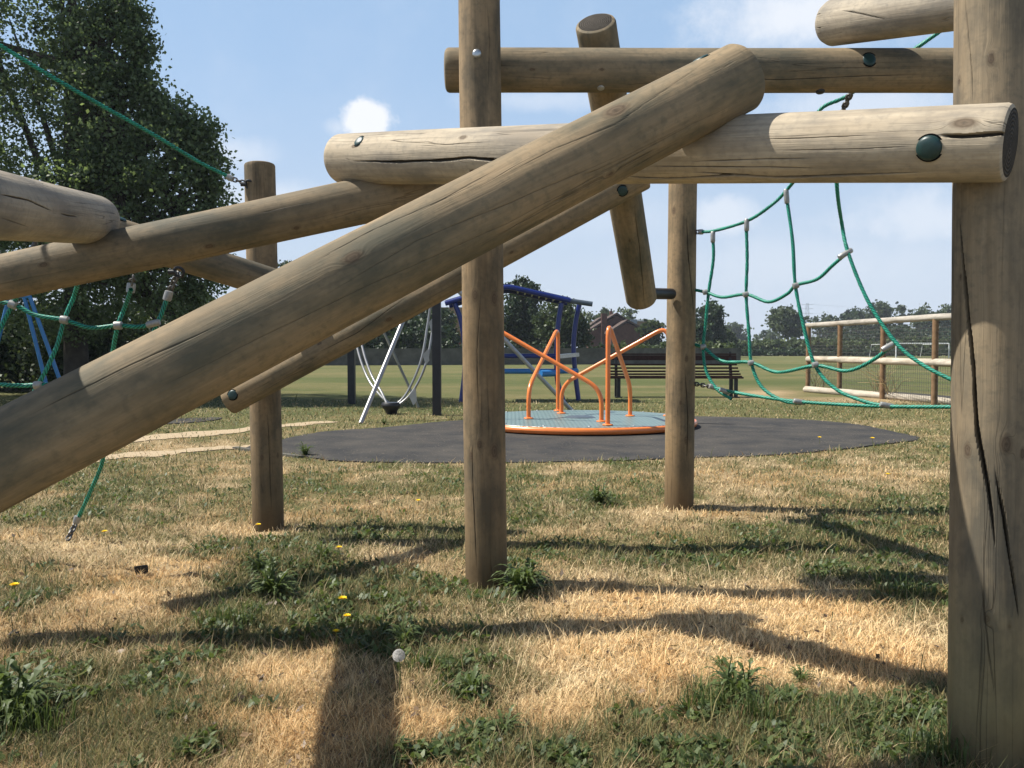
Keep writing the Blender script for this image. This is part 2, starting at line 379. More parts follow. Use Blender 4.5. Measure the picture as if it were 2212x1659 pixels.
n1 = noise_(t, vm_('MULTIPLY', geo, (1, 1, 0), t), 38, 5, .7); n2 = noise_(t, vm_('MULTIPLY', geo, (1, 1, 0), t), 3.2, 4, .6)
n3 = noise_(t, vm_('MULTIPLY', geo, (.25, 1, 0), t), 9, 4, .7); n4 = noise_(t, vm_('MULTIPLY', geo, (1, 1, 0), t), 160, 3, .7)
f = m_('ADD', a.outputs['Fac'], m_('MULTIPLY', m_('SUBTRACT', n1.outputs[0], .5, t=t), .9, t=t), t=t)
f = m_('ADD', f, m_('MULTIPLY', m_('SUBTRACT', n2.outputs[0], .5, t=t), .35, t=t), t=t)
f = m_('ADD', f, m_('MULTIPLY', m_('SUBTRACT', n3.outputs[0], .5, t=t), .35, t=t), t=t)
c = ramp_(t, f, ((.1, (.46, .345, .20)), (.35, (.30, .23, .125)), (.6, (.165, .155, .066)), (.9, (.085, .11, .038))))
c = mix_(t, m_('MULTIPLY', ramp_(t, n4.outputs[0], ((.35, (1, 1, 1)), (.6, (0, 0, 0)))), .45, t=t), c, (.07, .05, .025))
t.links.new(c, b.inputs['Base Color'])
bump(t, b, m_('ADD', n1.outputs[0], n4.outputs[0], t=t), .7, .02)
ground = mesh('ground', np.stack([gx, gy, gheight(gx, gy)], 1), gf, GROUNDM, attrs={'g': greenness(gx, gy)}); ground['kind'] = 'structure'

# rubber surfaces, gravel paths (flat sheets a few mm above the lawn)
m, t, b = mat('rubber_surface', .9, .1); RUB = m; o_ = objco(t)
n1 = noise_(t, o_, 90, 4, .8); n2 = noise_(t, o_, 2., 4, .6); n3 = noise_(t, o_, 45, 1, .5)
c = ramp_(t, n1.outputs[0], ((.35, (.022, .022, .022)), (.6, (.048, .048, .049)), (.8, (.10, .10, .098))))
c = mix_(t, m_('MULTIPLY', ramp_(t, n2.outputs[0], ((.35, (0, 0, 0)), (.7, (1, 1, 1)))), .45, t=t), c, (.12, .105, .085))
c = mix_(t, m_('MULTIPLY', ramp_(t, n3.outputs[0], ((.735, (0, 0, 0)), (.76, (1, 1, 1)))), .6, t=t), c, (.4, .33, .2))
t.links.new(c, b.inputs['Base Color']); bump(t, b, n1.outputs[0], .7, .006)
GRAV = simple('pale_gravel', (.37, .29, .19), .95, .1, var=.3, scale=60, bmp=.01)
def sheet(name, pix, mt, z, rag=0.02, kind='structure', sub=14, px=True):
    pts = [G(x, y) if px else Vector((x, y, 0)) for x, y in pix]
    c = spline(pts+[pts[0]], sub)[:-1]
    V = [(p.x+random.uniform(-rag, rag), p.y+random.uniform(-rag, rag), z) for p in c]
    n = len(V); V += [(x, y, z-.03) for x, y, _ in V]
    loc = np.array(V).mean(0)
    o = mesh(name, np.array(V)-loc, [list(range(n))]+[[i, n+i, n+(i+1) % n, (i+1) % n] for i in range(n)], mt, smooth=False)
    o.location = Vector(loc.tolist()); o['kind'] = kind; return o
MAT_OUT = [(524, 970), (604, 952), (700, 934), (830, 925), (1000, 909), (1250, 901), (1500, 901), (1700, 906), (1840, 917), (1930, 934), (1985, 949), (1900, 962), (1700, 983), (1430, 993), (1200, 1000), (1000, 1002), (760, 999), (690, 993), (620, 982)]
sheet('rubber_surface', MAT_OUT, RUB, .012)
sheet('rubber_surface', [(300, 918), (350, 908), (470, 903), (462, 909), (380, 916)], RUB, .012)
sheet('rubber_surface', [(1880, 857), (1935, 848), (2100, 861), (2300, 880), (2300, 905), (2100, 880), (1960, 864)], RUB, .012)
def strip(name, pix, w0, w1, mt, z):
    c = spline([G(x, y) for x, y in pix], 40); n = len(c); V = []; ii = np.arange(n); e = []
    for sd_ in (3, 4): e.append((fbm(ii*.11, ii*0.+sd_, sd_, 3)-.5)*.34)
    for k in (0, 1):
        for i, p in enumerate(c):
            d = (c[min(i+1, n-1)]-c[max(i-1, 0)]).normalized(); q = Vector((-d.y, d.x, 0))*(1 if k == 0 else -1)
            v = p+q*((w0+(w1-w0)*i/(n-1))/2+float(e[k][i])*min(1., 3*(n-1-i)/n)); V.append((v.x, v.y, z))
    loc = np.array(V).mean(0)
    o = mesh(name, np.array(V)-loc, [[i, i+1, n+i+1, n+i] for i in range(n-1)], mt, smooth=False)
    o.location = Vector(loc.tolist()); o['kind'] = 'structure'; return o
strip('gravel_path', [(-200, 1003), (80, 975), (260, 953), (541, 927), (640, 917), (720, 911)], .66, .3, GRAV, .006)
strip('gravel_path', [(-100, 1040), (90, 1005), (230, 989), (400, 975), (541, 965), (575, 961)], .48, .24, GRAV, .008)
ke = MB()
kp = [G(508, 970), G(560, 978), G(650, 990)]
for a_, b_ in zip(kp[:-1], kp[1:]): ke.bar(a_+Vector((0, 0, .0)), b_+Vector((0, 0, .0)), .06, .05)
o = ke.build('kerb', CONC); tag(o, 'short pale concrete edging kerb at left corner of rubber surface', 'kerb')

# ---------------------------------------------------------------- grass blades, all as one stuff mesh
def blades(name, n, dmin, dmax, hs, seed, mode='lawn'):
    r = np.random.default_rng(seed)
    u = r.random(n*2); k = -.85; D = (dmin**k+u*(dmax**k-dmin**k))**(1/k)
    X = (r.random(n*2)*2-1); X = X*(.62*D+.3)+np.sign(X)*(r.random(n*2) < .16)*r.random(n*2)*.5*D; Y = D
    g = greenness(X, Y)
    keep = np.ones(len(X), bool)
    inside = poly_in(X+r.normal(0, .035, len(X)), Y+r.normal(0, .05, len(X)), [tuple(G(x, y).xy) for x, y in MAT_OUT])
    keep &= ~inside
    px_, py_ = project(X, Y)
    for pts, w in (([(-200, 1003), (80, 975), (260, 953), (541, 927), (640, 917), (720, 911)], 9), ([(-100, 1040), (90, 1005), (230, 989), (400, 975), (541, 965), (575, 961)], 7)):
        xs, ys = zip(*pts); yy = np.interp(px_, xs, ys); keep &= ~((np.abs(py_-yy) < w*.8) & (px_ < xs[-1]) & (r.random(len(X)) < .8))
    X, Y, g = X[keep][:n], Y[keep][:n], g[keep][:n]; n = len(X)
    green = r.random(n) < np.clip(g*.80-.07, .05, .56)
    h = hs*(.40+1.1*r.random(n)**1.8)*np.where(green, .75+.4*g, .95-.1*g)*(.55+.95*fbm(X*9, Y*9, 44, 2))
    tall = (r.random(n) < .022); h = np.where(tall, h*2.4, h)
    lean = np.where(green, .35+1.1*r.random(n), .5+3.2*r.random(n)**1.5)
    w = np.maximum(.0019, .00085*Y)*(.7+.6*r.random(n))*np.where(green, 1.15, 1.)
    az = r.random(n)*2*np.pi; wa = az+np.pi/2+r.normal(0, .5, n)
    dx, dy = np.cos(az), np.sin(az); wx, wy = np.cos(wa)*w/2, np.sin(wa)*w/2
    Z = gheight(X, Y)-.003
    hz = h/np.sqrt(1+lean**2); hl = hz*lean
    V = np.empty((n, 5, 3), np.float32)
    V[:, 0] = np.stack([X-wx, Y-wy, Z], 1); V[:, 1] = np.stack([X+wx, Y+wy, Z], 1)
    mx, my, mz = X+dx*hl*.38, Y+dy*hl*.38, Z+hz*.62
    V[:, 2] = np.stack([mx+wx*.8, my+wy*.8, mz], 1); V[:, 3] = np.stack([mx-wx*.8, my-wy*.8, mz], 1)
    V[:, 4] = np.stack([X+dx*hl, Y+dy*hl, Z+hz], 1)
    i = np.arange(n)*5
    tri = np.concatenate([np.stack([i, i+1, i+2], 1), np.stack([i, i+2, i+3], 1), np.stack([i+3, i+2, i+4], 1)])
    q = r.random(n)[:, None]; q2 = r.random(n)[:, None]
    tn = np.clip(fbm(X*2.3, Y*2.3, 91, 3)*2.2-.7, 0, 1)[:, None]
    st = np.array([.86, .70, .43])*(1-q)+np.array([.48, .36, .20])*q
    st = st*(1+.28*np.clip(blobs(*project(X, Y), STRAW), 0, 1)*(np.hypot(X, Y) < 9))[:, None]
    st = st*(1-tn)+st*np.array([.93, .79, .62])*tn
    st = np.where(q2 > .9, st*np.array([.5, .42, .38]), st)
    st = st*(1-.38*np.clip(g*1.2, 0, 1)[:, None])
    gr = np.array([.20, .19, .085])*(1-q)+np.array([.075, .095, .04])*q
    gr = np.where(q2 > .7, np.array([.28, .24, .10]), gr)
    c = np.where(green[:, None], gr, st)
    C = np.repeat(c[:, None, :], 5, 1)
    return mesh(name, V.reshape(-1, 3), tri, BLADE, smooth=False, colattr=C.reshape(-1, 3))
def poly_in(x, y, poly):
    r = np.zeros(len(x), bool); n = len(poly)
    for i in range(n):
        x0, y0 = poly[i]; x1, y1 = poly[(i+1) % n]
        c = ((y0 > y) != (y1 > y)); xi = (x1-x0)*(y-y0)/((y1-y0) or 1e-9)+x0; r ^= c & (x < xi)
    return r
m, t, b = mat('grass_blade', .6, .2); BLADE = m; a = attr_(t, 'Col'); t.links.new(a.outputs['Color'], b.inputs['Base Color'])
tr = t.nodes.new('ShaderNodeBsdfTranslucent'); t.links.new(a.outputs['Color'], tr.inputs[0])
mx = t.nodes.new('ShaderNodeMixShader'); mx.inputs[0].default_value = .3
t.links.new(b.outputs[0], mx.inputs[1]); t.links.new(tr.outputs[0], mx.inputs[2]); t.links.new(mx.outputs[0], t.nodes['Material Output'].inputs[0])
o = blades('grass', 450000, 1.9, 17, .042, 11); tag(o, 'parched straw coloured grass with green patches covering the playground', 'grass', kind='stuff')

# low broad leaves in the green patches: one stuff mesh
def leafcover(n, seed):
    r = np.random.default_rng(seed); D = 1.95*(9./1.95)**(r.random(n*6)**1.1); X = (r.random(n*6)*2-1)*(.64*D+.3)
    g = greenness(X, D); cl = fbm(X*9, D*9, 77, 3)
    ok = (g > .52) & (cl > .535) & (r.random(n*6) < (g-.42)*1.7) & ~poly_in(X, D, [tuple(G(x, y).xy) for x, y in MAT_OUT])
    X, D = X[ok][:n], D[ok][:n]; n = len(X)
    s = (.008+.013*r.random(n)); az = r.random(n)*6.283; ti = r.random(n)*.9+.1
    ax = np.stack([np.cos(az)*np.cos(ti), np.sin(az)*np.cos(ti), np.sin(ti)], 1); sd_ = np.stack([-np.sin(az), np.cos(az), r.normal(0, .3, n)], 1)
    c = np.stack([X, D, gheight(X, D)+.008+.022*r.random(n)], 1)
    V = np.empty((n, 6, 3), np.float32); S_ = s[:, None]
    V[:, 0] = c-ax*S_*.9; V[:, 1] = c-ax*S_*.1+sd_*S_*.42; V[:, 2] = c+ax*S_*.5+sd_*S_*.34; V[:, 3] = c+ax*S_*1.1
    V[:, 4] = c+ax*S_*.5-sd_*S_*.34; V[:, 5] = c-ax*S_*.1-sd_*S_*.42
    i = (np.arange(n)*6)[:, None]
    return mesh('ground_cover', V.reshape(-1, 3), np.concatenate([i+np.array([[0, 1, 2, 3]]), i+np.array([[0, 3, 4, 5]])]), WEED, smooth=False,
                attrs={'v': np.repeat(r.random(n)**1.3, 6)})
o = leafcover(26000, 5); tag(o, 'low dark green clover and weed leaves spreading through the dry grass', 'ground cover', kind='stuff')

rl = np.random.default_rng(8); nl_ = 2600
Dl = 2.0*(8./2.0)**rl.random(nl_); Xl = (rl.random(nl_)*2-1)*(.64*Dl+.3)
Vl, Fl = None, None
a_ = rl.random(nl_)*6.283; s_ = .006+.012*rl.random(nl_)**2; Cl = np.stack([Xl, Dl, gheight(Xl, Dl)+.012+.01*rl.random(nl_)], 1)
ax_ = np.stack([np.cos(a_), np.sin(a_), rl.normal(0, .4, nl_)], 1)*s_[:, None]; bx_ = np.stack([-np.sin(a_), np.cos(a_), rl.normal(0, .4, nl_)], 1)*s_[:, None]*.5
Vl = np.stack([Cl-ax_, Cl+bx_, Cl+ax_, Cl-bx_], 1).reshape(-1, 3)
LIT = leafmat('dead_leaf', (.05, .03, .018), (.30, .20, .11), .1)
o = mesh('leaf_litter', Vl, (np.arange(nl_)*4)[:, None]+np.arange(4)[None], LIT, smooth=False, attrs={'v': np.repeat(rl.random(nl_)**2, 4)}); tag(o, 'small brown dead leaf scraps scattered over the dry grass', 'leaf litter', kind='stuff')

# ---------------------------------------------------------------- logs
CAMP = Vector((0, 0, CAM_H))
class Log:
    def __init__(s, p0, p1, r, r1=None):
        s.p0, s.p1, s.r, s.r1 = Vector(p0), Vector(p1), r, r1 or r
        s.ax = (s.p1-s.p0); s.L = s.ax.length; s.ax.normalize()
        tocam = CAMP-(s.p0+s.p1)/2; s.x = (tocam-s.ax*tocam.dot(s.ax)).normalized(); s.y = s.ax.cross(s.x)
    def hit(s, px, py):
        "angle and length where the pixel's ray meets the log (or passes nearest)"
        d = (P(px, py, 1.)-CAMP).normalized(); w = CAMP-s.p0
        dp = d-s.ax*d.dot(s.ax); wp = w-s.ax*w.dot(s.ax)
        A = dp.dot(dp); B = 2*dp.dot(wp); C = wp.dot(wp)-s.r**2; D_ = max(0, B*B-4*A*C)
        t = (-B-math.sqrt(D_))/(2*A); q = CAMP+d*t-s.p0
        return math.atan2(q.dot(s.y), q.dot(s.x)), q.dot(s.ax)
    def pt(s, th, z, k=1.):
        r = s.r+(s.r1-s.r)*z/s.L; n = s.x*math.cos(th)+s.y*math.sin(th); return s.p0+s.ax*z+n*r*k, n
    def build(s, name, parent, mt=None, cracks=(), knots=(), rnd=1., seed=0, bev=.012, end=None):
        th = np.concatenate([np.linspace(-math.pi, -1.95, 14)[:-1], np.linspace(-1.95, 1.95, 300)[:-1], np.linspace(1.95, math.pi, 15)[:-1]])
        nz = int(max(20, s.L/.014)); z = np.linspace(bev, s.L-bev, nz)
        z = np.concatenate([[0., bev*.35], z, [s.L-bev*.35, s.L]]); k = np.ones(len(z)); k[0] = k[-1] = 1-bev/s.r; k[1] = k[-2] = 1-.3*bev/s.r
        Z, T = np.meshgrid(z, th, indexing='ij'); R = (s.r+(s.r1-s.r)*Z/s.L)
        U = T*s.r; crack = np.zeros_like(Z); knot = np.zeros_like(Z)
        R = R*(1+.022*rnd*(fbm(np.cos(T)*1.3+Z*1.1+seed*7, np.sin(T)*1.3+Z*.9+5, seed, 2)-.5)*2)
        for cr in cracks:
            w, dep, pts = cr; q = [s.hit(*p) for p in pts]; cu = np.array([a*s.r for a, _ in q]); cz = np.array([b_ for _, b_ in q])
            o_ = np.argsort(cz); cu, cz = cu[o_], cz[o_]; span = cz[-1]-cz[0]
            uc = np.interp(Z, cz, cu)+.0022*(vnoise(Z*11, Z*0+seed, 5)-.5)+.0009*(vnoise(Z*60, Z*0+seed, 6)-.5)
            tp = np.clip(np.minimum(Z-cz[0], cz[-1]-Z)/(span*.22+1e-6), 0, 1)**.7
            if cz[-1] > s.L-.02: tp = np.where(Z > (cz[0]+cz[-1])/2, 1, tp)
            if cz[0] < .02: tp = np.where(Z < (cz[0]+cz[-1])/2, 1, tp)
            ww = w*tp*(.75+.5*vnoise(Z*22, Z*0+3, 8)); inz = (Z >= cz[0]-.002) & (Z <= cz[-1]+.002)
            du = 2*math.pi*0+np.abs(U-uc)
            step = np.interp(T, (th[:-1]+th[1:])/2, np.diff(th))*s.r*.5
            v = np.where(inz & (ww > 1e-5), np.clip((ww/2+step*.9-du)/(step+ww*.12), 0, 1)*np.clip(ww/(step*1.2), 0, 1)*min(1, w/.0036), 0)
            crack = np.maximum(crack, v); R = R-v*dep*tp
        for kn in knots:
            px, py, size = kn[:3]; ku, kz = s.hit(px, py); ku *= s.r
            d = np.hypot((U-ku)/size, (Z-kz)/(size*1.8)); kk = np.exp(-d**2*.9); knot = np.maximum(knot, kk)
            R = R+size*.10*kk*np.where(d < .8, .6, 1.)
        R = R*np.concatenate([[k[0], k[1]], np.ones(len(z)-4), [k[-2], k[-1]]])[:, None]
        V = np.stack([R*np.cos(T), R*np.sin(T), Z], -1)
        nt_ = len(th); nzz = len(z); idx = np.arange(nzz*nt_).reshape(nzz, nt_); nx = np.roll(idx, -1, 1)
        Fq = np.stack([idx[:-1], nx[:-1], nx[1:], idx[1:]], -1).reshape(-1, 4)
        V = V.reshape(-1, 3); uv = np.stack([U.ravel(), Z.ravel()], 1); n0 = len(V)
        capV, capF = [], []
        for row, zz, fl in ((0, 0., True), (nzz-1, s.L, False)):
            ci = n0+len(capV); capV.append((0, 0, zz)); ring = idx[row]
            for j in range(nt_):
                a, b_ = int(ring[j]), int(ring[(j+1) % nt_]); capF.append([a, ci, b_, b_] if fl else [a, b_, ci, ci])
        tri = [[f_[0], f_[1], f_[2]] for f_ in capF]
        V = np.concatenate([V, np.array(capV)]); uv = np.concatenate([uv, np.zeros((2, 2))])
        faces = Fq.tolist()+tri; mi = [0]*len(Fq)+[1]*len(tri)
        o = mesh(name, V, faces, [mt or WOOD, end or ENDG], None, mi, True, uv, {'crack': np.append(crack.ravel(), [0, 0]), 'knot': np.append(knot.ravel(), [0, 0])})
        try: o.data.set_sharp_from_angle(angle=math.radians(35))
        except Exception: pass
        o.matrix_world = Matrix.Translation(s.p0) @ Matrix((s.x, s.y, s.ax)).transposed().to_4x4()
        loc = Vector(s.p0); o.location = loc
        o.rotation_mode = 'QUATERNION'; o.rotation_quaternion = Matrix((s.x, s.y, s.ax)).transposed().to_quaternion()
        if parent is not None: put(o, parent)
        s.o = o; return o
def disc(c, n, r, h, seg=28, dome=True):
    "domed disc standing on a surface point c with normal n"
    x, y, n = frame(n); mb = MB(); V = []
    prof = [(1., -.25), (1., .25), (.93, .6), (.75, .85), (.4, 1.)] if dome else [(1., -.5), (1., .5)]
    for (a, b_) in prof: V += [c+(x*math.cos(6.28318*j/seg)+y*math.sin(6.28318*j/seg))*r*a+n*h*b_ for j in range(seg)]
    Fc = [[i*seg+j, i*seg+(j+1) % seg, (i+1)*seg+(j+1) % seg, (i+1)*seg+j] for i in range(len(prof)-1) for j in range(seg)]
    Fc += [[(len(prof)-1)*seg+j for j in range(seg)], list(range(seg))[::-1]]
    return mb.add(V, Fc)
def place_in(o, log):
    "make o a child of the rotated log, keeping its world place"
    lo = log.o; M = Matrix.Translation(log.p0) @ Matrix((log.x, log.y, log.ax)).transposed().to_4x4()
    o.parent = lo; L_ = M.inverted() @ Matrix.Translation(o.location)
    o.rotation_mode = 'QUATERNION'; o.location = L_.to_translation(); o.rotation_quaternion = L_.to_quaternion()
def cap(log, px, py, r, mt=None, h=.010, name='bolt_cap', recess=True, sink=.55):
    th, z = log.hit(px, py); c, n = log.pt(th, z)
    o = disc(c-n*h*sink, n, r, h).build(name, mt or CAPM, None, True, loc=c); place_in(o, log)
    if recess:
        o2 = disc(c-n*.004, n, r*1.13, .006, dome=False).build('bolt_recess_shade', BLACKM, None, False, loc=c); place_in(o2, log)  # flat black disc: shade inside the drilled bolt hole put in as colour
    return o

frame_ = thing('log_climbing_frame', G(1050, 1262), 'large climbing frame of weathered round logs crossing at odd angles between four posts', 'climbing frame')
FP = frame_
# posts
mid = Log(P(1051, 1275, 3.72), P(1034, -60, 3.70), .0885, .0875)
mid.build('post', FP, WOODP, cracks=[(.0025, .003, ((1040, 620), (1030, 760), (1034, 900))), (.002, .003, ((1052, 0), (1058, 90), (1054, 200))), (.003, .003, ((1020, 950), (1022, 1060), (1030, 1230)))],
          knots=[(1026, 637, .017), (1068, 645, .019), (1068, 975, .022), (1036, 960, .014), (1018, 985, .014), (1000, 70, .006)], seed=1)
left = Log(P(580, 1150, 4.93), P(561, 354, 4.93), .086, .084)
left.build('post', FP, WOODP, cracks=[(.003, .004, ((578, 890), (582, 980), (586, 1100))), (.002, .003, ((590, 380), (592, 440)))], knots=[(566, 988, .012), (600, 984, .011), (596, 1060, .009)], seed=2)
rm = Log(P(1466, 1108, 5.5), P(1476, 330, 5.5), .091, .088)
rm.build('post', FP, WOODP, cracks=[(.005, .006, ((1483, 470), (1488, 560), (1500, 700))), (.005, .005, ((1480, 800), (1486, 900), (1484, 1000)))], knots=[(1483, 775, .016), (1482, 950, .018), (1470, 870, .01), (1455, 455, .018)], seed=3)
right = Log(P(2133, 1668, 2.12), P(2152, -60, 2.10), .0895, .089)
right.build('post', FP, WOODR, cracks=[(.009, .014, ((2073, 470), (2088, 640), (2103, 800), (2112, 930), (2135, 1050), (2150, 1180))), (.006, .01, ((2150, 1020), (2168, 1120), (2185, 1230), (2200, 1330))), (.002, .003, ((2085, 0), (2098, 120), (2102, 220))), (.0025, .003, ((2120, 1260), (2135, 1400), (2150, 1500)))],
            knots=[(2141, 127, .011), (2132, 1336, .009), (2078, 1338, .007), (2173, 960, .016), (2090, 972, .012), (2208, 980, .01), (2075, 600, .006), (2072, 175, .007), (2180, 1350, .006)], seed=4)
# logs
B = Log(P(738, 344, 3.34), P(2183, 309, 1.945), .0935, .086)
B.build('log', FP, WOODG, cracks=[(.009, .012, ((760, 348), (860, 350), (940, 347), (1010, 341), (1120, 350), (1260, 352))), (.006, .008, ((1340, 382), (1440, 388), (1540, 384), (1620, 380))), (.008, .012, ((1500, 374), (1680, 388), (1850, 383), (1980, 379))),
     (.010, .014, ((2030, 291), (2070, 293), (2120, 290), (2160, 286))), (.0025, .003, ((1490, 350), (1620, 346), (1750, 343))), (.002, .003, ((1640, 300), (1750, 296), (1880, 290))), (.002, .003, ((1700, 325), (1850, 322), (1960, 318))),
     (.003, .003, ((1400, 360), (1650, 364), (1760, 366))), (.002, .003, ((850, 305), (960, 312), (1060, 306)))],
     knots=[(2082, 262, .019), (1000, 296, .012), (765, 316, .010), (1020, 370, .009)], seed=5)['label'] = 'thick pale silvered beam bolted across the tall right post'
A = Log(P(1603, 166, 2.335), P(-560, 1282, 1.585), .0905, .092)
A.build('log', FP, WOOD, cracks=[(.0016, .002, ((1640, 200), (1500, 265), (1280, 385), (1100, 480), (800, 615), (560, 730), (300, 860))), (.002, .002, ((1100, 350), (960, 430), (800, 500), (640, 590))), (.0018, .002, ((1560, 110), (1480, 165), (1330, 270), (1200, 320), (1080, 385))),
     (.0018, .002, ((1350, 330), (1120, 430), (900, 520), (700, 640))), (.002, .003, ((480, 700), (260, 800), (60, 900))), (.002, .003, ((560, 810), (330, 930), (100, 1030))), (.0016, .002, ((1440, 300), (1300, 370), (1000, 555)))],
     knots=[(1330, 240, .025), (762, 557, .017), (1318, 376, .008)], seed=6)
D = Log(P(-420, 690, 3.05), P(962, 396, 3.32), .078, .087)
D.build('log', FP, WOOD, cracks=[(.002, .003, ((250, 580), (400, 560), (560, 520)))], knots=[(95, 572, .012), (452, 530, .012), (475, 605, .010), (640, 490, .01)], seed=7)
E = Log(P(208, 475, 3.25), P(-420, 383, 1.42), .0885, .09)
E.build('log', FP, WOODG, cracks=[(.004, .005, ((0, 420), (60, 432), (110, 455))), (.003, .004, ((130, 462), (165, 468))), (.002, .003, ((0, 470), (60, 490)))], knots=[], seed=8, bev=.03)
F_ = Log(P(962, 152, 3.905), P(2420, 153, 3.90), .0945, .0945)
F_.build('log', FP, WOOD, cracks=[(.003, .004, ((1340, 185), (1480, 170), (1700, 172), (1860, 165), (2000, 160))), (.002, .003, ((1100, 165), (1200, 170)))], knots=[(1150, 150, .009), (1300, 150, .009)], seed=9, bev=.016)
H = Log(P(1286, 48, 3.97), P(1386, 648, 5.22), .0925, .0905)
H.build('log', FP, WOOD, cracks=[(.003, .004, ((1370, 440), (1382, 540), (1392, 660)))], knots=[(1360, 520, .008)], seed=10, bev=.015)
C = Log(P(492, 868, 4.62), P(1392, 377, 4.42), .0735, .0735)
C.build('log', FP, WOOD, cracks=[(.003, .003, ((880, 640), (770, 720), (690, 760))), (.002, .003, ((560, 850), (620, 815), (720, 770))), (.003, .003, ((1090, 600), (1150, 545)))], knots=[(690, 742, .010), (840, 690, .014), (1105, 545, .01)], seed=11)
I = Log(P(-250, 349, 3.5), P(652, 632, 4.62), .078, .078)
I.build('log', FP, WOOD, cracks=[(.002, .002, ((270, 490), (330, 515), (400, 545)))], knots=[], seed=12)
Gl = Log(P(1788, 51, 4.0), P(2460, -52, 2.85), .099, .099)
Gl.build('log', FP, WOODG, cracks=[(.004, .004, ((1820, 22), (1870, 32), (1915, 42))), (.004, .004, ((1776, 10), (1762, 40), (1780, 80)))], knots=[], seed=13, bev=.035)
# bolts
cap(B, 2005, 320, .0275, h=.014, sink=.1); cap(B, 775, 304, .022); cap(A, 1512, 124, .024, h=.008); cap(F_, 1878, 128, .030)
cap(C, 502, 853, .026); cap(I, 262, 472, .024); cap(C, 1345, 412, .026)
cap(mid, 1030, 116, .0185, STEEL, .012, 'bolt_head', False, 0.)
cap(F_, 1298, 190, .016, ALU, .008, 'bolt_head', False, .3)
cap(F_, 1772, 197, .02, BLACKP, .012, 'bolt_head', False, .1)
o = MB().tube([P(1404, 634, 5.2), P(1450, 635, 5.42)], .034, 20).build('steel_tube', BLACKP, FP, True)

# ---------------------------------------------------------------- ropes
def rope(pts, parent, r=.0092, n=12, name='rope'):
    c = spline(pts, 14); c2 = []; acc = 0; V = []; UVs = []; x = None; k = len(c); rr = 12
    # resample about 9 mm
    pts2 = [c[0]]
    for a_, b_ in zip(c[:-1], c[1:]):
        m__ = max(1, int((b_-a_).length/.009))
        for j in range(1, m__+1): pts2.append(a_+(b_-a_)*j/m__)
    s = 0.; k = len(pts2)
    for i, p in enumerate(pts2):
        d = (pts2[min(i+1, k-1)]-pts2[max(i-1, 0)]).normalized()
        if x is None: x = frame(d)[0]
        x = (x-d*x.dot(d)).normalized(); y = d.cross(x)
        if i: s += (p-pts2[i-1]).length
        for j in range(rr):
            a_ = 2*math.pi*j/rr; q = r*(1+.14*math.sin(4*a_+330*s))
            V.append(p+(x*math.cos(a_)+y*math.sin(a_))*q); UVs.append((j/rr, s))
    V = np.array([tuple(v) for v in V]); loc = V.mean(0); idx = np.arange(k*rr).reshape(k, rr); nx = np.roll(idx, -1, 1)
    Fq = np.stack([idx[:-1], nx[:-1], nx[1:], idx[1:]], -1).reshape(-1, 4)
    o = mesh(name, V-loc, Fq, ROPEM, None, None, True, UVs); o.location = Vector(loc.tolist()); put(o, parent); return o
def chain(p0, p1, parent, lk=.034, name='chain', w=.0045):
    p0, p1 = Vector(p0), Vector(p1); n = max(2, round((p1-p0).length/(lk*.74))); mb = MB(); x, y, d = frame(p1-p0)
    st = (p1-p0)/n
    for i in range(n):
        c = p0+st*(i+.5); a = x if i % 2 else y; hl = st.length*.66; hw = .011
        pts = [c+d*(math.sin(u)*(hl-hw)*1. if 0 else (hl-hw)*(1 if math.sin(u) > 0 else -1)+math.sin(u)*hw)+a*math.cos(u)*hw for u in [2*math.pi*(j+.5)/14 for j in range(14)]]
        mb.tube(pts+[pts[0]], w, 6, caps=False)
    return mb.build(name, CHAINM, parent, True)
def clampt(c, d, parent, l=.04, r=.0165, name='rope_clamp'):
    d = Vector(d).normalized()*l/2; mb = MB()
    mb.tube([c-d*1., c-d*.9, c-d*.3, c+d*.3, c+d*.9, c+d], [r*.75, r*.95, r, r, r*.95, r*.75], 14)
    return mb.build(name, ALU, parent, True)
def shackle(p, parent, log=None):
    mb = MB(); n = (Vector((CAMP.x, CAMP.y, p.z))-p).normalized(); x = Vector((1, 0, 0))
    pts = [p+Vector((math.cos(u), -.3*math.sin(u), math.sin(u)*.9))*.022 for u in [6.2832*j/16 for j in range(17)]]
    mb.tube(pts, .007, 8, caps=False); mb.tube([p-Vector((.045, 0, 0)), p-Vector((.012, 0, 0))], .012, 10)
    return mb.build('shackle', BLACKP, parent, True)
# right net
def dn(x): return 1/(.1818+.0001*(x-1490))
def R_(x, y, dd=0): return P(x, y, dn(x)+dd)
net = thing('climbing_net', G(1700, 1100), 'sagging green rope net hanging between the slim right hand post and big front post', 'climbing net', None)
rope([R_(1515, 501), R_(1545, 498), R_(1612, 478), R_(1660, 448), R_(1700, 410), R_(1765, 330), R_(1800, 232), R_(1850, 190), R_(1940, 125), R_(2020, 73), P(2140, -5, 4.1), P(2300, -110, 3.9)][:5]+[P(1760, 325, 4.5), P(1768, 242, 4.45), P(1832, 206, 4.4), P(1925, 140, 4.3), P(2025, 72, 4.15), P(2180, -40, 3.95)], net)
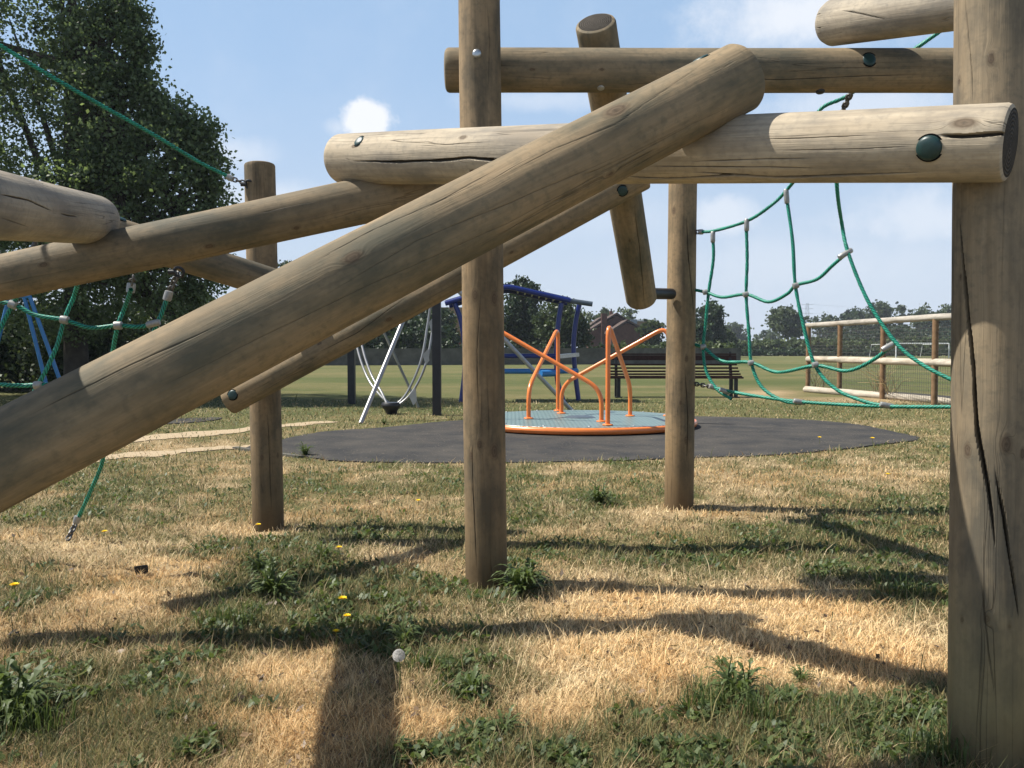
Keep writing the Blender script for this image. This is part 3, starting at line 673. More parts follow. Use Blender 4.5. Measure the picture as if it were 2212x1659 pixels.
# verticals
v1 = [R_(1540, 512), R_(1541, 560), R_(1531, 630), R_(1524, 700), R_(1519, 750), R_(1525, 800), R_(1548, 840), R_(1580, 862)]
v2 = [R_(1612, 485), R_(1614, 560), R_(1612, 640), R_(1618, 720), R_(1623, 783), R_(1645, 835), R_(1690, 865), R_(1730, 872)]
v3 = [R_(1699, 425), R_(1712, 520), R_(1718, 615), R_(1735, 700), R_(1760, 788), R_(1805, 840), R_(1870, 868), R_(1925, 878)]
v4 = [P(1805, 290, 4.35), P(1808, 405, 4.4), R_(1818, 480), R_(1832, 545), R_(1875, 650), R_(1935, 740), R_(1990, 786), R_(2055, 820), R_(2120, 845), R_(2200, 862)]
for v in (v1, v2, v3, v4): rope(v, net)
h2 = [R_(1494, 625), R_(1524, 631), R_(1560, 642), R_(1612, 636), R_(1660, 652), R_(1700, 635), R_(1720, 616), R_(1765, 603), R_(1800, 572), R_(1828, 548)]
h3 = [R_(1492, 742), R_(1520, 751), R_(1560, 780), R_(1622, 783), R_(1680, 804), R_(1762, 790), R_(1830, 801), R_(1890, 775), R_(1930, 741)]
h4 = [R_(1545, 838), R_(1600, 850), R_(1700, 865), R_(1800, 873), R_(1920, 878), R_(2055, 879), R_(2200, 879)]
for v in (h2, h3, h4): rope(v, net)
for x, y in ((1524, 631), (1611, 636), (1719, 617), (1519, 749), (1622, 784), (1761, 788)):
    clampt(R_(x, y, -.010), (1, 0, .25), net, .032, .0165)
for x, y, dx, dz, l in ((1540, 512, 0, 1, .07), (1613, 486, 0, 1, .075), (1699, 424, -.1, 1, .085), (1826, 548, 1, .6, .085), (1922, 747, 1, .55, .095), (1566, 845, 1, -.35, .07), (1727, 868, 1, -.18, .07), (1916, 876, 1, -.2, .075)):
    clampt(R_(x, y, -.008), (dx, 0, dz), net, l*.95, .0148)
clampt(R_(1514, 501), (1, 0, 0), net, .03); clampt(R_(1495, 626), (1, 0, -.4), net, .03); clampt(R_(1493, 741), (1, 0, -.6), net, .03); clampt(R_(1540, 836), (1, 0, -.3), net, .045)
for (x0, y0, x1, y1) in ((1488, 502, 1510, 501), (1489, 614, 1493, 624), (1486, 719, 1491, 739), (1486, 827, 1535, 835)):
    chain(R_(x0+3, y0), R_(x1, y1), net, .03 if x1-x0 < 30 else .034)
    shackle(R_(x0, y0, -.02), net)
chain(P(1840, 196, 4.08), P(1806, 272, 4.32), net, .04, w=.006); clampt(P(1805, 281, 4.34), (0, 0, 1), net, .05)
# left net
net2 = thing('climbing_net', G(150, 1165), 'green rope net hanging by chains under logs in front of the leafy poplar', 'climbing net', None)
nl = lambda x, y, d=3.95: P(x, y, d)
rope([nl(283, 625, 3.85), nl(268, 668), nl(255, 703), nl(244, 760, 4.05), nl(235, 850, 4.2), nl(224, 985, 4.4), nl(196, 1060, 4.52), nl(166, 1125, 4.62)], net2)
rope([nl(170, 600, 3.85), nl(160, 640), nl(139, 690), nl(120, 755), nl(82, 832), nl(40, 900, 4.05), nl(0, 960, 4.1), nl(-60, 1040, 4.2)], net2)
rope([nl(362, 640, 4.0), nl(348, 680, 4.0), nl(334, 712, 4.), nl(310, 790, 4.1), nl(290, 860, 4.2)], net2)
rope([nl(72, 570, 3.8), nl(48, 620, 3.85), nl(28, 656), nl(-5, 720), nl(-40, 800)], net2)
rope([nl(-60, 640), nl(28, 658), nl(75, 680), nl(139, 691), nl(195, 708), nl(254, 703), nl(300, 706), nl(338, 697)], net2)
rope([nl(-90, 815), nl(0, 830), nl(50, 833), nl(82, 831), nl(120, 833), nl(170, 850)], net2)
for x, y, dx, dz, l, r in ((139, 691, 1, -.2, .034, .019), (255, 703, 1, 0, .034, .019), (331, 699, 1, .25, .06, .015), (28, 658, 1, -.4, .034, .019), (82, 832, 1, .1, .034, .019), (283, 622, .15, 1, .045, .019), (363, 639, .3, 1, .045, .019), (166, 1122, .3, 1, .04, .017)):
    clampt(nl(x, y, 3.94 if y < 1000 else 4.61), (dx, 0, dz), net2, l, r)
chain(nl(288, 598, 3.85), nl(284, 613, 3.9), net2); chain(nl(384, 590, 3.95), nl(366, 630, 4.), net2, w=.0055); chain(nl(76, 524, 3.8), nl(66, 560, 3.8), net2, w=.006); chain(nl(164, 1130, 4.62), G(146, 1170)+Vector((0, 0, .01)), net2, w=.006)
shackle(nl(386, 588, 3.92), net2)
tr_ = thing('guy_rope', P(540, 398, 4.9), 'long straight green rope running up left from the top of the far left post', 'rope')
rope([P(492, 381, 4.85), P(430, 350, 4.7), P(330, 290, 4.45), P(170, 200, 4.1), P(0, 98, 3.8), P(-200, -30, 3.4), P(-400, -160, 3.1)], tr_)
clampt(P(497, 384, 4.85), (1, 0, -.5), tr_, .04); chain(P(503, 387, 4.86), P(536, 398, 4.88), tr_, .03); shackle(P(538, 398, 4.86), tr_)

# ---------------------------------------------------------------- merry-go-round
MC = Vector((.88, 11.32, 0)); MR = 1.44
mg = thing('merry_go_round', MC, 'orange railed playground roundabout with grey green patterned deck on black surface', 'merry-go-round')
m, t, b = mat('patterned_deck', .38, .5, .15); o_ = objco(t)
sp = t.nodes.new('ShaderNodeSeparateXYZ'); t.links.new(o_, sp.inputs[0])
w1 = m_('SINE', m_('MULTIPLY', m_('ADD', sp.outputs[0], sp.outputs[1], t=t), 62., t=t), t=t); w2 = m_('SINE', m_('MULTIPLY', m_('SUBTRACT', sp.outputs[0], sp.outputs[1], t=t), 62., t=t), t=t)
f = m_('MAXIMUM', w1, w2, t=t); nz = noise_(t, o_, 6, 4)
c = ramp_(t, f, ((.3, (.025, .075, .08)), (.95, (.30, .40, .37)))); c = mix_(t, m_('MULTIPLY', nz.outputs[0], .4, t=t), c, (.12, .14, .13))
t.links.new(c, b.inputs['Base Color']); bump(t, b, f, .6, .004); DECK = m
def ringmesh(prof, c, n=96):
    V = []; k = len(prof)
    for j in range(n):
        a_ = 2*math.pi*j/n
        V += [c+Vector((math.cos(a_)*r, math.sin(a_)*r, z)) for r, z in prof]
    return V, [[j*k+i, ((j+1) % n)*k+i, ((j+1) % n)*k+i+1, j*k+i+1] for j in range(n) for i in range(k-1)]
V, Fc = ringmesh([(.02, .108), (.9, .108), (MR-.02, .104), (MR-.01, .09), (MR-.05, .08), (.02, .08)], MC); MB().add(V, Fc).build('deck', DECK, mg, True)
prof = [(MR+.005+.036*math.cos(u), .062+.040*math.sin(u)) for u in [6.2832*i/16 for i in range(17)]]
V, Fc = ringmesh(prof, MC, 128); MB().add(V, Fc).build('rim', ORANGE, mg, True)
V, Fc = ringmesh([(MR-.06, .07), (MR-.09, .005), (.05, .004)], MC); MB().add(V, Fc).build('skirt', BLACKP, mg, True)
V, Fc = ringmesh([(.0, .135), (.05, .135), (.16, .125), (.2, .109)], MC, 40); MB().add(V, Fc).build('hub', BLUEG, mg, True)
for k in range(4):
    a1 = math.radians(17+90*k); a2 = a1-math.radians(96)
    s_ = MC+Vector((math.cos(a1)*.70, math.sin(a1)*.70, 0)); t_ = MC+Vector((math.cos(a2)*1.19, math.sin(a2)*1.19, 0))
    Z = Vector((0, 0, 1)); dlt = (t_-s_); 
    pts = fillet([s_+Z*.11, s_+Z*.50, t_+Z*1.295, t_+Z*.11], .19, 10)
    h = MB().tube(pts, .0275, 16).build('handle', ORANGE, mg, True)
    for q in (s_, t_):
        f_ = disc(q+Z*.114, Z, .062, .014).build('flange', ORANGE, None, True, loc=q+Z*.11); f_.parent = h; f_.location = f_.location-wloc(h)
for q in range(18):
    a_ = random.random()*6.28; r_ = MR*(.35+.6*random.random())
for q in range(16):
    a_ = q*6.2832/16; c_ = MC+Vector((math.cos(a_)*(MR-.09), math.sin(a_)*(MR-.09), .106)); disc(c_, Vector((0, 0, 1)), .016, .01, 10).build('screw', STEEL, mg)

# ---------------------------------------------------------------- steel arc swing with black posts
sw = thing('arc_swing', G(850, 895), 'playground ride of curved polished steel rails between two black square posts', 'play equipment')
for (x, yb, yt, d) in ((761, 872, 690, G(761, 872).y), (945, 897, 585, G(945, 897).y)):
    b0 = P(x, yb, d); b1 = P(x-2, yt, d); b0.z = 0
    mb = MB(); mb.box(((b0.x+b1.x)/2, b0.y, b1.z/2), (.125, .125, b1.z)); mb.build('post', BLACKP, sw)
pb = [P(945+3, 728, G(945, 897).y-.075), P(945+3, 750, G(945, 897).y-.075)]
for q in pb: disc(q, Vector((0, -1, 0)), .014, .01).build('bolt', STEEL, sw, True)
for k in (-1, 1):
    dd = k*.0; off = 7*k
    c = spline([P(764+off, 660, 14.6), P(776+off, 745, 14.2), P(795+off, 806, 13.9), P(818+off*.9, 845, 13.6), P(845, 876+off*.3, 13.4), P(875+off*.7, 860, 13.4), P(900+off, 820, 13.4), P(918+off, 770, 13.4), P(930+off, 700, 13.5), P(936+off, 660, 13.5)], 8)
    MB().tube([v+Vector((0, -.06*k, 0)) for v in c], .019, 12).build('curved_rail', CHROME, sw, True)
MB().tube([G(779, 915), P(926, 560, 13.2)], .033, 14).build('support_pole', CHROME, sw, True)
MB().tube([P(904, 880, 14.4), P(800, 655, 14.6)], .022, 12).build('support_pole', simple('dull_steel', (.22, .21, .17), .5, .4, .3), sw, True)
MB().tube([G(1234, 886), P(926, 560, 13.2)], .033, 14).build('support_pole', simple('grey_steel', (.32, .34, .36), .4, .4, .4), sw, True)
pod = MB(); c0 = P(845, 872, 13.35)
V, Fc = ringmesh([(.005, .0), (.13, .0), (.15, -.03), (.15, -.06), (.10, -.12), (.06, -.2), (.05, -.24)], c0+Vector((0, 0, .02)), 24)
pod.add(V, Fc).build('seat_pod', BLACKP, sw, True)
for (x, y, h_, w_) in ((920, 775, .20, .06), (893, 862, .17, .09), (932, 705, .12, .05)):
    MB().prism([P(x-7*w_/.06, y-8, 13.3), P(x+5, y-22, 13.3), P(x+7, y+4, 13.3), P(x, y+14, 13.3)], (0, .03, 0)).build('bracket_plate', PLATE, sw)

# ---------------------------------------------------------------- blue shelter frame
dB = G(1218, 868).y
bs = thing('play_shelter', G(1100, 868), 'dark blue tubular play shelter with low pitched roof and seat bars', 'play shelter')
def bl(x, y, e=0): return P(x, y, dB+e)
roofprof = [(962, 656), (1008, 642), (1052, 628), (1098, 620), (1232, 650)]
for e, nm in ((-.05, 'roof_beam'), (1.0, 'roof_beam')):
    MB().tube(fillet([P(x, y, dB)+Vector((0, e, 0)) for x, y in roofprof], .1), .047, 14).build(nm, BLUE, bs, True)
rp = MB()
for a_, b_ in zip(roofprof[:-1], roofprof[1:]):
    p, q = P(*a_, dB), P(*b_, dB); up = Vector((0, 0, .062)); dn_ = Vector((0, 0, .045))
    rp.add([p+up, q+up, q+up+Vector((0, 1, 0)), p+up+Vector((0, 1, 0)), p+dn_, q+dn_, q+dn_+Vector((0, 1, 0)), p+dn_+Vector((0, 1, 0))],
           [[0, 1, 2, 3], [7, 6, 5, 4], [0, 4, 5, 1], [1, 5, 6, 2], [2, 6, 7, 3], [3, 7, 4, 0]])
rp.build('roof_panel', BLUE, bs)
for k in range(1, 8):
    x = 1103+k*16; y = 621+k*3.6; p = P(x, y, dB)-Vector((0, 0, .01)); MB().tube([p, p+Vector((0, .95, 0))], .018, 8).build('roof_rib', BLUE, bs, True)
MB().tube([P(1232, 650, dB-.02), P(1280, 657, dB-.05)], .048, 14).build('beam_end', BLUEG, bs, True)
for xs, e in ((((1213, 655), (1206, 700), (1202, 760), (1204, 820), (1212, 850), (1218, 868)), 0), (((1252, 656), (1243, 700), (1239, 750), (1243, 810), (1250, 858)), .5), (((982, 655), (995, 690), (1003, 740), (1004, 800), (996, 868)), 0)):
    q = [bl(x, y, e) for x, y in xs]; q[-1].z = -.02
    MB().tube(spline(q, 6), .047, 14).build('upright', BLUE, bs, True)
MB().tube([bl(1004, 769), bl(1204, 769)], .043, 12).build('cross_bar', BLUE, bs, True)
MB().bar(bl(1206, 770, .1), bl(1247, 766, .35), .12, .07).build('step_plate', STEEL, bs)
MB().tube([bl(1004, 802), bl(1204, 802, .1), bl(1246, 801, .45)], .05, 12).build('seat_bar', BLUEL, bs, True)
MB().tube([bl(1168, 807, -.3), bl(1203, 806, -.1)], .062, 12).build('seat_peg', BLUEL, bs, True)
# blue swing frame far left
bf = thing('swing_frame', G(100, 860), 'bright blue metal swing frame legs standing under the big tree', 'swing frame')
for x0, y0, x1, y1 in ((52, 640, 112, 872), (64, 640, 150, 866), (20, 640, -40, 870)):
    e = P(x1, y1, 15.); e.z = 0
    MB().tube([P(x0, y0, 14.6), e], .032, 12).build('leg', BLUEL, bf, True)
MB().tube([P(-60, 640, 14.6), P(66, 640, 14.6)], .035, 12).build('top_bar', BLUEL, bf, True)

# ---------------------------------------------------------------- bench
db = G(1455, 857).y; be = thing('park_bench', (P(1455, 800, db).x, db, 0), 'dark brown slatted park bench standing behind the roundabout', 'bench')
xl, xr = P(1312, 800, db).x, P(1594, 800, db).x; xm = (xl+xr)/2; wd = xr-xl
for z, y, h_, tk in ((.875, .17, .03, .05), (.80, .15, .10, .035), (.66, .10, .035, .05)):
    MB().box((xm, db+y, z), (wd, tk, h_)).build('back_slat', BROWNP, be)
for k, (y, z) in enumerate(((-.42, .405), (-.31, .425), (-.19, .47), (-.08, .525), (.02, .59))):
    MB().box((xm, db+y, z), (wd, .075, .035)).build('seat_slat', BROWNP, be)
for x in (xl+.19, xr-.13):
    mb = MB(); mb.box((x, db-.36, .21), (.07, .06, .42)); mb.box((x, db-.18, .395), (.055, .48, .05)); mb.box((x, db+.03, .21), (.07, .06, .42)); mb.bar((x, db+.05, .4), (x, db+.19, .92), .055, .05); mb.box((x, db-.36, .012), (.14, .12, .02))
    mb.build('end_frame', BLACKP, be)

# ---------------------------------------------------------------- fences, goal
fa, fb = G(1745, 843), G(2018, 875)
fd = (fb-fa); fdir = fd.normalized(); fl = fd.length
fn = thing('log_rail_fence', fa, 'low fence of round grey rails with wire mesh beside the grass pitch', 'fence')
fpos = [0, .31*fl, .66*fl, fl, 1.36*fl, 1.75*fl, 2.2*fl]
ftop = P(1745, 703, fa.y).z
for k, s in enumerate(fpos):
    p = fa+fdir*s; MB().tube([p+Vector((0, 0, -.02)), p+Vector((0, 0, ftop-.03))], .055, 12).build('fence_post', simple('fence_post_wood', (.20, .125, .07), .9, .1, var=.3) if k == 0 else bpy.data.materials['fence_post_wood'], fn, True)
def frail(z0, r, seed, ext0=.12, yoff=-.12):
    a_ = fa-fdir*ext0+Vector((0, yoff, z0)); b_ = fa+fdir*fpos[-1]+Vector((0, yoff, z0)); Lg = Log(a_, b_, r, r); Lg.build('rail', fn, FRAIL, seed=seed, rnd=4.)
frail(ftop, .058, 20, yoff=-.0); frail(P(1745, 775, fa.y).z, .068, 21)
wm = MB(); Lf = fpos[-1]; nv = int(Lf/.075); zt = ftop-.1
side = Vector((0, .08, 0))
for k in range(nv+1): p = fa+fdir*(Lf*k/nv)+side; wm.tube([p, p+Vector((0, 0, zt))], .0032, 3, caps=False)
for k in range(20): z = zt*k/19; wm.tube([fa+side+Vector((0, 0, z)), fa+side+fdir*Lf+Vector((0, 0, z))], .0032, 3, caps=False)
wm.build('wire_mesh', FWIRE, fn)
el = Log(G(1740, 847)+Vector((0, 0, .06)), G(2200, 886)+Vector((0, 0, .05)), .075, .07); el.build('edging_log', None, FRAIL, seed=23, rnd=4.); tag(el.o, 'pale log lying on bare ground along the foot of the rail fence', 'log')
for i, (x, y) in enumerate(((1765, 843), (1905, 858), (1925, 862))):
    mb = MB(); p = G(x, y)
    for k in range(16):
        a_ = p+Vector((random.uniform(-.15, .15), random.uniform(-.1, .1), 0)); q = a_+Vector((random.uniform(-.5, .5), random.uniform(-.2, .2), random.uniform(.25, .8)))
        mb.tube([a_, (a_+q)/2+Vector((0, 0, .15)), q], [.006, .005, .003], 4)
    tag(mb.build('dry_weed', STRAWM), ('withered straw coloured weed at the near left end of the rail fence', 'withered weed leaning on the third post of the rail fence', 'small withered weed just right of the third rail fence post')[i], 'weed', 'dead weeds along the fence')
gd = G(2051, 774).y; g0, g1, gz = P(1935, 742, gd), P(2049, 742, gd), P(2049, 742, gd).z
gl = thing('goal_frame', (g1.x, gd, 0), 'white football goal frame on the far pitch', 'goal')
for p in (g0, g1): MB().tube([Vector((p.x, gd, 0)), Vector((p.x, gd, gz))], .055, 10).build('goal_post', WHITE, gl, True)
MB().tube([g0, g1], .055, 10).build('crossbar', WHITE, gl, True)
for p in (g0, g1): MB().tube([Vector((p.x, gd, gz)), Vector((p.x-1.2, gd+3, gz-.1)), Vector((p.x-1.2, gd+3.5, 0))], .025, 8).build('net_support', WHITE, gl, True)

# ---------------------------------------------------------------- trees
def leafquads(C, size, r, flat=0.):
    n = len(C); a = r.normal(0, 1, (n, 3)); a /= np.linalg.norm(a, axis=1)[:, None]
    b_ = r.normal(0, 1, (n, 3)); b_ -= a*(a*b_).sum(1)[:, None]; b_ /= np.linalg.norm(b_, axis=1)[:, None]
    s = (size*(.7+.6*r.random(n)))[:, None]; V = np.empty((n, 4, 3), np.float32)
    V[:, 0] = C-a*s*.55; V[:, 1] = C+b_*s*.42-a*s*.05; V[:, 2] = C+a*s*.6; V[:, 3] = C-b_*s*.42-a*s*.05
    i = (np.arange(n)*4)[:, None]; return V.reshape(-1, 3), i+np.arange(4)[None]
def crown(name, blobs_, nleaf, size, mt, parent, seed, clump=.35, per=40, loc=None, shell=.45):
    "blobs_: (centre, radii). leaves gather in twig clumps spread through the blobs, more of them outside"
    r = np.random.default_rng(seed); w = np.array([max(b_[1])**2 for b_ in blobs_]); w = w/w.sum(); nc = max(6, nleaf//per)
    cs = []; gv = []
    for (c, rad), k in zip(blobs_, r.multinomial(nc, w)):
        d = r.normal(0, 1, (k, 3)); d /= np.linalg.norm(d, axis=1)[:, None]; q = (shell+(1-shell)*r.random(k)**.5)[:, None]
        q = q*(1+.22*(r.random(k)[:, None]-.35)); cs.append(np.array(c)+d*np.array(rad)*q); gv.append(r.random(k))
    cs = np.concatenate(cs); gv = np.concatenate(gv); idx = r.integers(0, len(cs), nleaf)
    st = r.normal(0, 1, (nleaf, 3))*clump*(.5+.8*gv[idx][:, None])*np.array([1, 1, .75])
    Cn = cs[idx]+st; V, Fq = leafquads(Cn, size, r)
    v = np.clip(.75*gv[idx]**1.6+.4*r.random(nleaf)-.05, 0, 1); loc = np.array(loc if loc is not None else blobs_[0][0], dtype=float)
    o = mesh(name, V-loc, Fq, mt, None, None, False, None, {'v': np.repeat(v, 4)}); o.location = Vector(loc.tolist())
    if parent is not None: put(o, parent)
    return o
def trunk(parent, base, h, r, targets, seed=0, mt=BARK):
    rn = random.Random(seed); mb = MB(); base = Vector(base); top = base+Vector((0, 0, h))
    mb.tube([base+Vector((rn.uniform(-.03, .03)*h*.3, 0, h*k/6)) for k in range(7)], [r*(1-.8*k/6)+.01 for k in range(7)], 9)
    for q in targets:
        q = Vector(q); s = base+Vector((0, 0, h*rn.uniform(.25, .85))); m_1 = s.lerp(q, .5)+Vector((0, 0, rn.uniform(-.1, .25)))*(q-s).length*.3
        mb.tube([s, m_1, q], [r*.38, r*.22, .012], 6)
    return mb.build('trunk', mt, parent, True, loc=base)
# big poplar at the left
bt = thing('poplar_tree', (-8.6, 17.5, 0), 'tall leafy poplar filling the upper left of the view', 'tree')
bb = []
for (x, y, rx, ry, d) in ((-300, 60, 250, 260, 18), (20, 40, 165, 210, 17), (120, -220, 150, 200, 17), (-150, -250, 250, 250, 18), (215, 120, 85, 120, 16.5), (225, 260, 105, 130, 16.3), (80, 330, 190, 200, 17), (345, 330, 72, 70, 16.),
     (360, 420, 95, 95, 16.2), (-200, 420, 260, 230, 17.5), (230, 480, 170, 160, 16.5), (330, 590, 100, 80, 16.2), (110, 620, 190, 120, 17.), (395, 250, 30, 24, 16.), (290, 80, 34, 34, 16.3), (230, 0, 50, 70, 16.6), (300, 180, 34, 34, 16.4), (412, 300, 36, 50, 16), (440, 380, 34, 50, 16), (300, 100, 28, 30, 16.3), (430, 560, 36, 40, 16.1), (425, 480, 40, 40, 16.1)):
    p = P(x, y, d); s = d/F; bb.append((tuple(p), (rx*s, min(rx*s*1.1, 2.2), ry*s)))
rs = random.Random(5)
for (x, y) in [(300, 60), (318, 95), (345, 215), (328, 180), (300, 150), (390, 235), (440, 262), (455, 300), (472, 345), (468, 400), (480, 440), (455, 470), (440, 560), (462, 610), (430, 640), (455, 520), (295, 20), (282, -20), (420, 330), (405, 690), (380, 730), (350, 250), (375, 270)]:
    for k in range(3):
        f_ = k/3; p = P(x-38*f_+rs.uniform(-8, 8), y+26*f_+rs.uniform(-8, 8), 16.2); bb.append((tuple(p), (.20, .20, .24)))
crown('crown', bb, 172000, .065, LEAF1, bt, 3, clump=.12, per=30, loc=(-8.6, 17.5, 3), shell=.45)
trunk(bt, (-8.6, 17.5, -.05), 9., .24, [b_[0] for b_ in bb], 4)
# hedge and shrubs below the poplar, each its own
def bush(name, x, y, d, rx, rz, n, size, mt, seed, label, cat='bush', group=None, shell=.4):
    p = P(x, y, d); p.z = 0; t_ = thing(name, p, label, cat, group)
    r = random.Random(seed); bl_ = []
    for k in range(7): bl_.append(((p.x+r.uniform(-.6, .6)*rx, p.y+r.uniform(-.5, .5)*rx*.6, rz*r.uniform(.3, .65)), (rx*r.uniform(.35, .6), rx*r.uniform(.35, .5), rz*r.uniform(.32, .48))))
    crown('foliage', bl_, n, size, mt, t_, seed, clump=rx*.10, per=30, loc=tuple(p), shell=shell)
    mb = MB()
    for b_ in bl_: mb.tube([p, Vector(b_[0])], [.03, .01], 5)
    mb.build('stems', BARK, t_, True); return t_
bush('shrub', 60, 800, 21, 2.2, 2.4, 16000, .10, LEAF2, 31, 'dark rounded shrub under the left side of the poplar', group='shrubs under the poplar')
bush('shrub', 230, 800, 20, 1.7, 2.1, 13000, .09, LEAF3, 32, 'lighter green shrub behind the left rope net', group='shrubs under the poplar')
bush('shrub', 360, 800, 22, 1.6, 2.4, 12000, .10, LEAF2, 33, 'dark shrub showing under the right edge of the poplar', group='shrubs under the poplar')
bush('shrub', 430, 850, 19, .9, .75, 6000, .07, LEAF3, 34, 'small low shrub right of the poplar behind the slanting log', group='shrubs under the poplar')
bush('shrub', -150, 800, 21, 2.5, 2.6, 9000, .11, LEAF2, 35, 'wide dark shrub at the far left edge', group='shrubs under the poplar')
def treeobj(name, x, ytop, d, wpx, label, mt, seed, n=5000, size=.5, trunkshow=.25, group=None, zb=0., squash=1., cat='tree'):
    p = P(x, ytop, d); H_ = p.z; base = Vector((p.x, p.y, zb)); R = wpx/F*d/2*(1.3 if d > 180 else 1.1); t_ = thing(name, base, label, cat, group); r = random.Random(seed)
    z0 = H_*trunkshow; bl_ = []
    for k in range(20):
        fz = r.uniform(.0, 1.); z = z0+(H_-z0)*(.12+.72*fz); kk = math.sin(math.pi*(.14+.70*fz))**.55
        a_ = r.uniform(0, 6.28); q = R*.68*kk*r.uniform(.3, 1.)
        bl_.append(((p.x+math.cos(a_)*q, p.y+math.sin(a_)*q, z), (R*r.uniform(.32, .52), R*r.uniform(.3, .5), (H_-z0)*r.uniform(.15, .23)*squash)))
    bl_.append(((p.x, p.y, H_-(H_-z0)*.16), (R*.35, R*.35, (H_-z0)*.16)))
    crown('crown', bl_, n, size, mt, t_, seed, clump=R*.09, per=22, loc=tuple(base+Vector((0, 0, H_*.5))), shell=.5)
    trunk(t_, base, H_*.7, max(.08, R*.07), [b_[0] for b_ in bl_[:8]], seed)
    return t_
# trees along the near edge of the field, left and centre
TR = [('hedge_tree', 640, 560, 70, 150, 'dark tree whose top shows above the long slanting log beside the far left post', LEAF2, 7000, .26, .0),
 ('hedge_tree', 740, 650, 62, 170, 'dark tree behind the steel arc ride at left', LEAF2, 8000, .22, .0),
 ('hedge_tree', 850, 660, 60, 160, 'dark tree behind the middle of the steel arc ride', LEAF2, 8000, .22, .0),
 ('hedge_tree', 930, 665, 64, 120, 'dark tree directly behind the taller black post', LEAF2, 7000, .22, .0),
 ('garden_tree', 1040, 650, 66, 100, 'dark tree mostly hidden behind the middle log post', LEAF2, 6000, .22, .0),
 ('garden_tree', 1128, 600, 62, 95, 'tall dark tree rising above the blue shelter roof', LEAF2, 12000, .19, .1),
 ('garden_tree', 1215, 650, 58, 120, 'leafy mid green tree behind the blue shelter uprights', LEAF3, 12000, .18, .12),
 ('garden_tree', 1160, 680, 70, 120, 'dark tree in the gap between the two garden trees', LEAF2, 7000, .22, .05),
 ('garden_tree', 1300, 665, 150, 75, 'rounded tree rising behind the brick house chimney', LEAF3, 3000, .4, .2),
 ('garden_tree', 1352, 668, 150, 70, 'loose pale tree behind the ridge of the brick house', LEAF4, 3000, .4, .2),
 ('garden_tree', 1412, 690, 95, 60, 'bushy tree right of the brick house', LEAF3, 5000, .28, .05),
 ('field_tree', 1528, 652, 95, 85, 'dark tree just right of the slim right hand post', LEAF2, 7000, .3, .0),
 ('field_tree', 1500, 690, 85, 70, 'dark tree partly hidden by the slim right hand post', LEAF2, 6000, .3, .0),
 ('field_tree', 1560, 712, 110, 70, 'low bushy tree sloping down from the dark tree', LEAF3, 5000, .35, .0),
 ('field_tree', 1592, 698, 260, 60, 'small hazy tree standing in the distance between the first net ropes', LEAF3, 2500, .8, .1),
 ('field_tree', 1660, 718, 240, 60, 'low distant tree left of the tall round oak', LEAF3, 2500, .7, .0),
 ('oak_tree', 1704, 662, 150, 84, 'tall rounded oak with a clear trunk seen through the rope net', LEAF3, 9000, .42, .36),
 ('field_tree', 1790, 676, 210, 60, 'small tree at the left end of the far tree line above the fence', LEAF3, 3500, .6, .1),
 ('field_tree', 1850, 665, 200, 75, 'dark tree second along the far tree line above the fence', LEAF2, 5000, .6, .05),
 ('field_tree', 1905, 650, 195, 70, 'tallest rounded tree of the far tree line above the fence', LEAF3, 5500, .55, .05),
 ('field_tree', 1951, 658, 215, 34, 'narrow detached tree with sky on both sides above the fence', LEAF3, 3000, .5, .05),
 ('field_tree', 2005, 663, 190, 70, 'broad tree nearest the big front post on its left', LEAF3, 5500, .55, .05),
 ('field_tree', 2060, 661, 190, 80, 'broad tree cut off by the left edge of the big front post', LEAF3, 5000, .55, .05),
 ('field_tree', 1820, 715, 150, 110, 'low dark thicket tree under the far tree line at its left', LEAF2, 6000, .45, .0),
 ('field_tree', 1940, 708, 150, 120, 'low dark thicket tree under the far tree line at its middle', LEAF2, 6000, .45, .0),
 ('field_tree', 2045, 712, 150, 110, 'low dark thicket tree under the far tree line at its right', LEAF2, 6000, .45, .0)]
for i, (nm, x, yt, d, w_, lab, mt_, n_, sz_, ts) in enumerate(TR):
    treeobj(nm, x, yt, d, w_, lab, mt_, 100+i, n_, sz_, ts, 'trees beyond the field')
def hedge(name, x0, x1, yt, d, depth, n, size, mt, label, seed, d1=None):
    a_, b_ = P(x0, yt, d), P(x1, yt, d1 or d); r = np.random.default_rng(seed); k = max(6, int((b_-a_).length/max(.8, a_.z*.6)))
    bl_ = []
    for i in range(k+1):
        p = a_.lerp(b_, i/k); h_ = p.z*(.85+.3*r.random()); bl_.append(((p.x, p.y+r.uniform(-.3, .3), h_*.5), ((b_-a_).length/k*.75, depth, h_*.5)))
    loc = a_.lerp(b_, .5); o = crown(name, bl_, n, size, mt, None, seed, clump=depth*.12, per=20, loc=(loc.x, loc.y, 0), shell=.6); tag(o, label, 'hedge'); return o
hedge('hedge', 1560, 1745, 737, 130, 1.5, 9000, .38, LEAF4, 'light green hedge along the far side of the pitch left of the fence', 41)
hedge('hedge', 1745, 2260, 733, 125, 1.5, 16000, .38, LEAF4, 'light green hedge running behind the rail fence and the goal', 42)
hedge('hedge', 1580, 2260, 756, 112, 1., 14000, .28, LEAF2, 'low darker hedge at the edge of the far pitch', 43)
hedge('hedge', 1322, 1570, 742, 60, .9, 12000, .17, LEAF4, 'clipped green hedge behind the park bench', 44)
hedge('hedge', 600, 960, 712, 57, 1., 14000, .2, LEAF2, 'dark hedge above the wall behind the steel ride', 45)
hedge('hedge', 960, 1330, 742, 56, .6, 9000, .16, LEAF2, 'low dark planting along the top of the garden wall', 46)
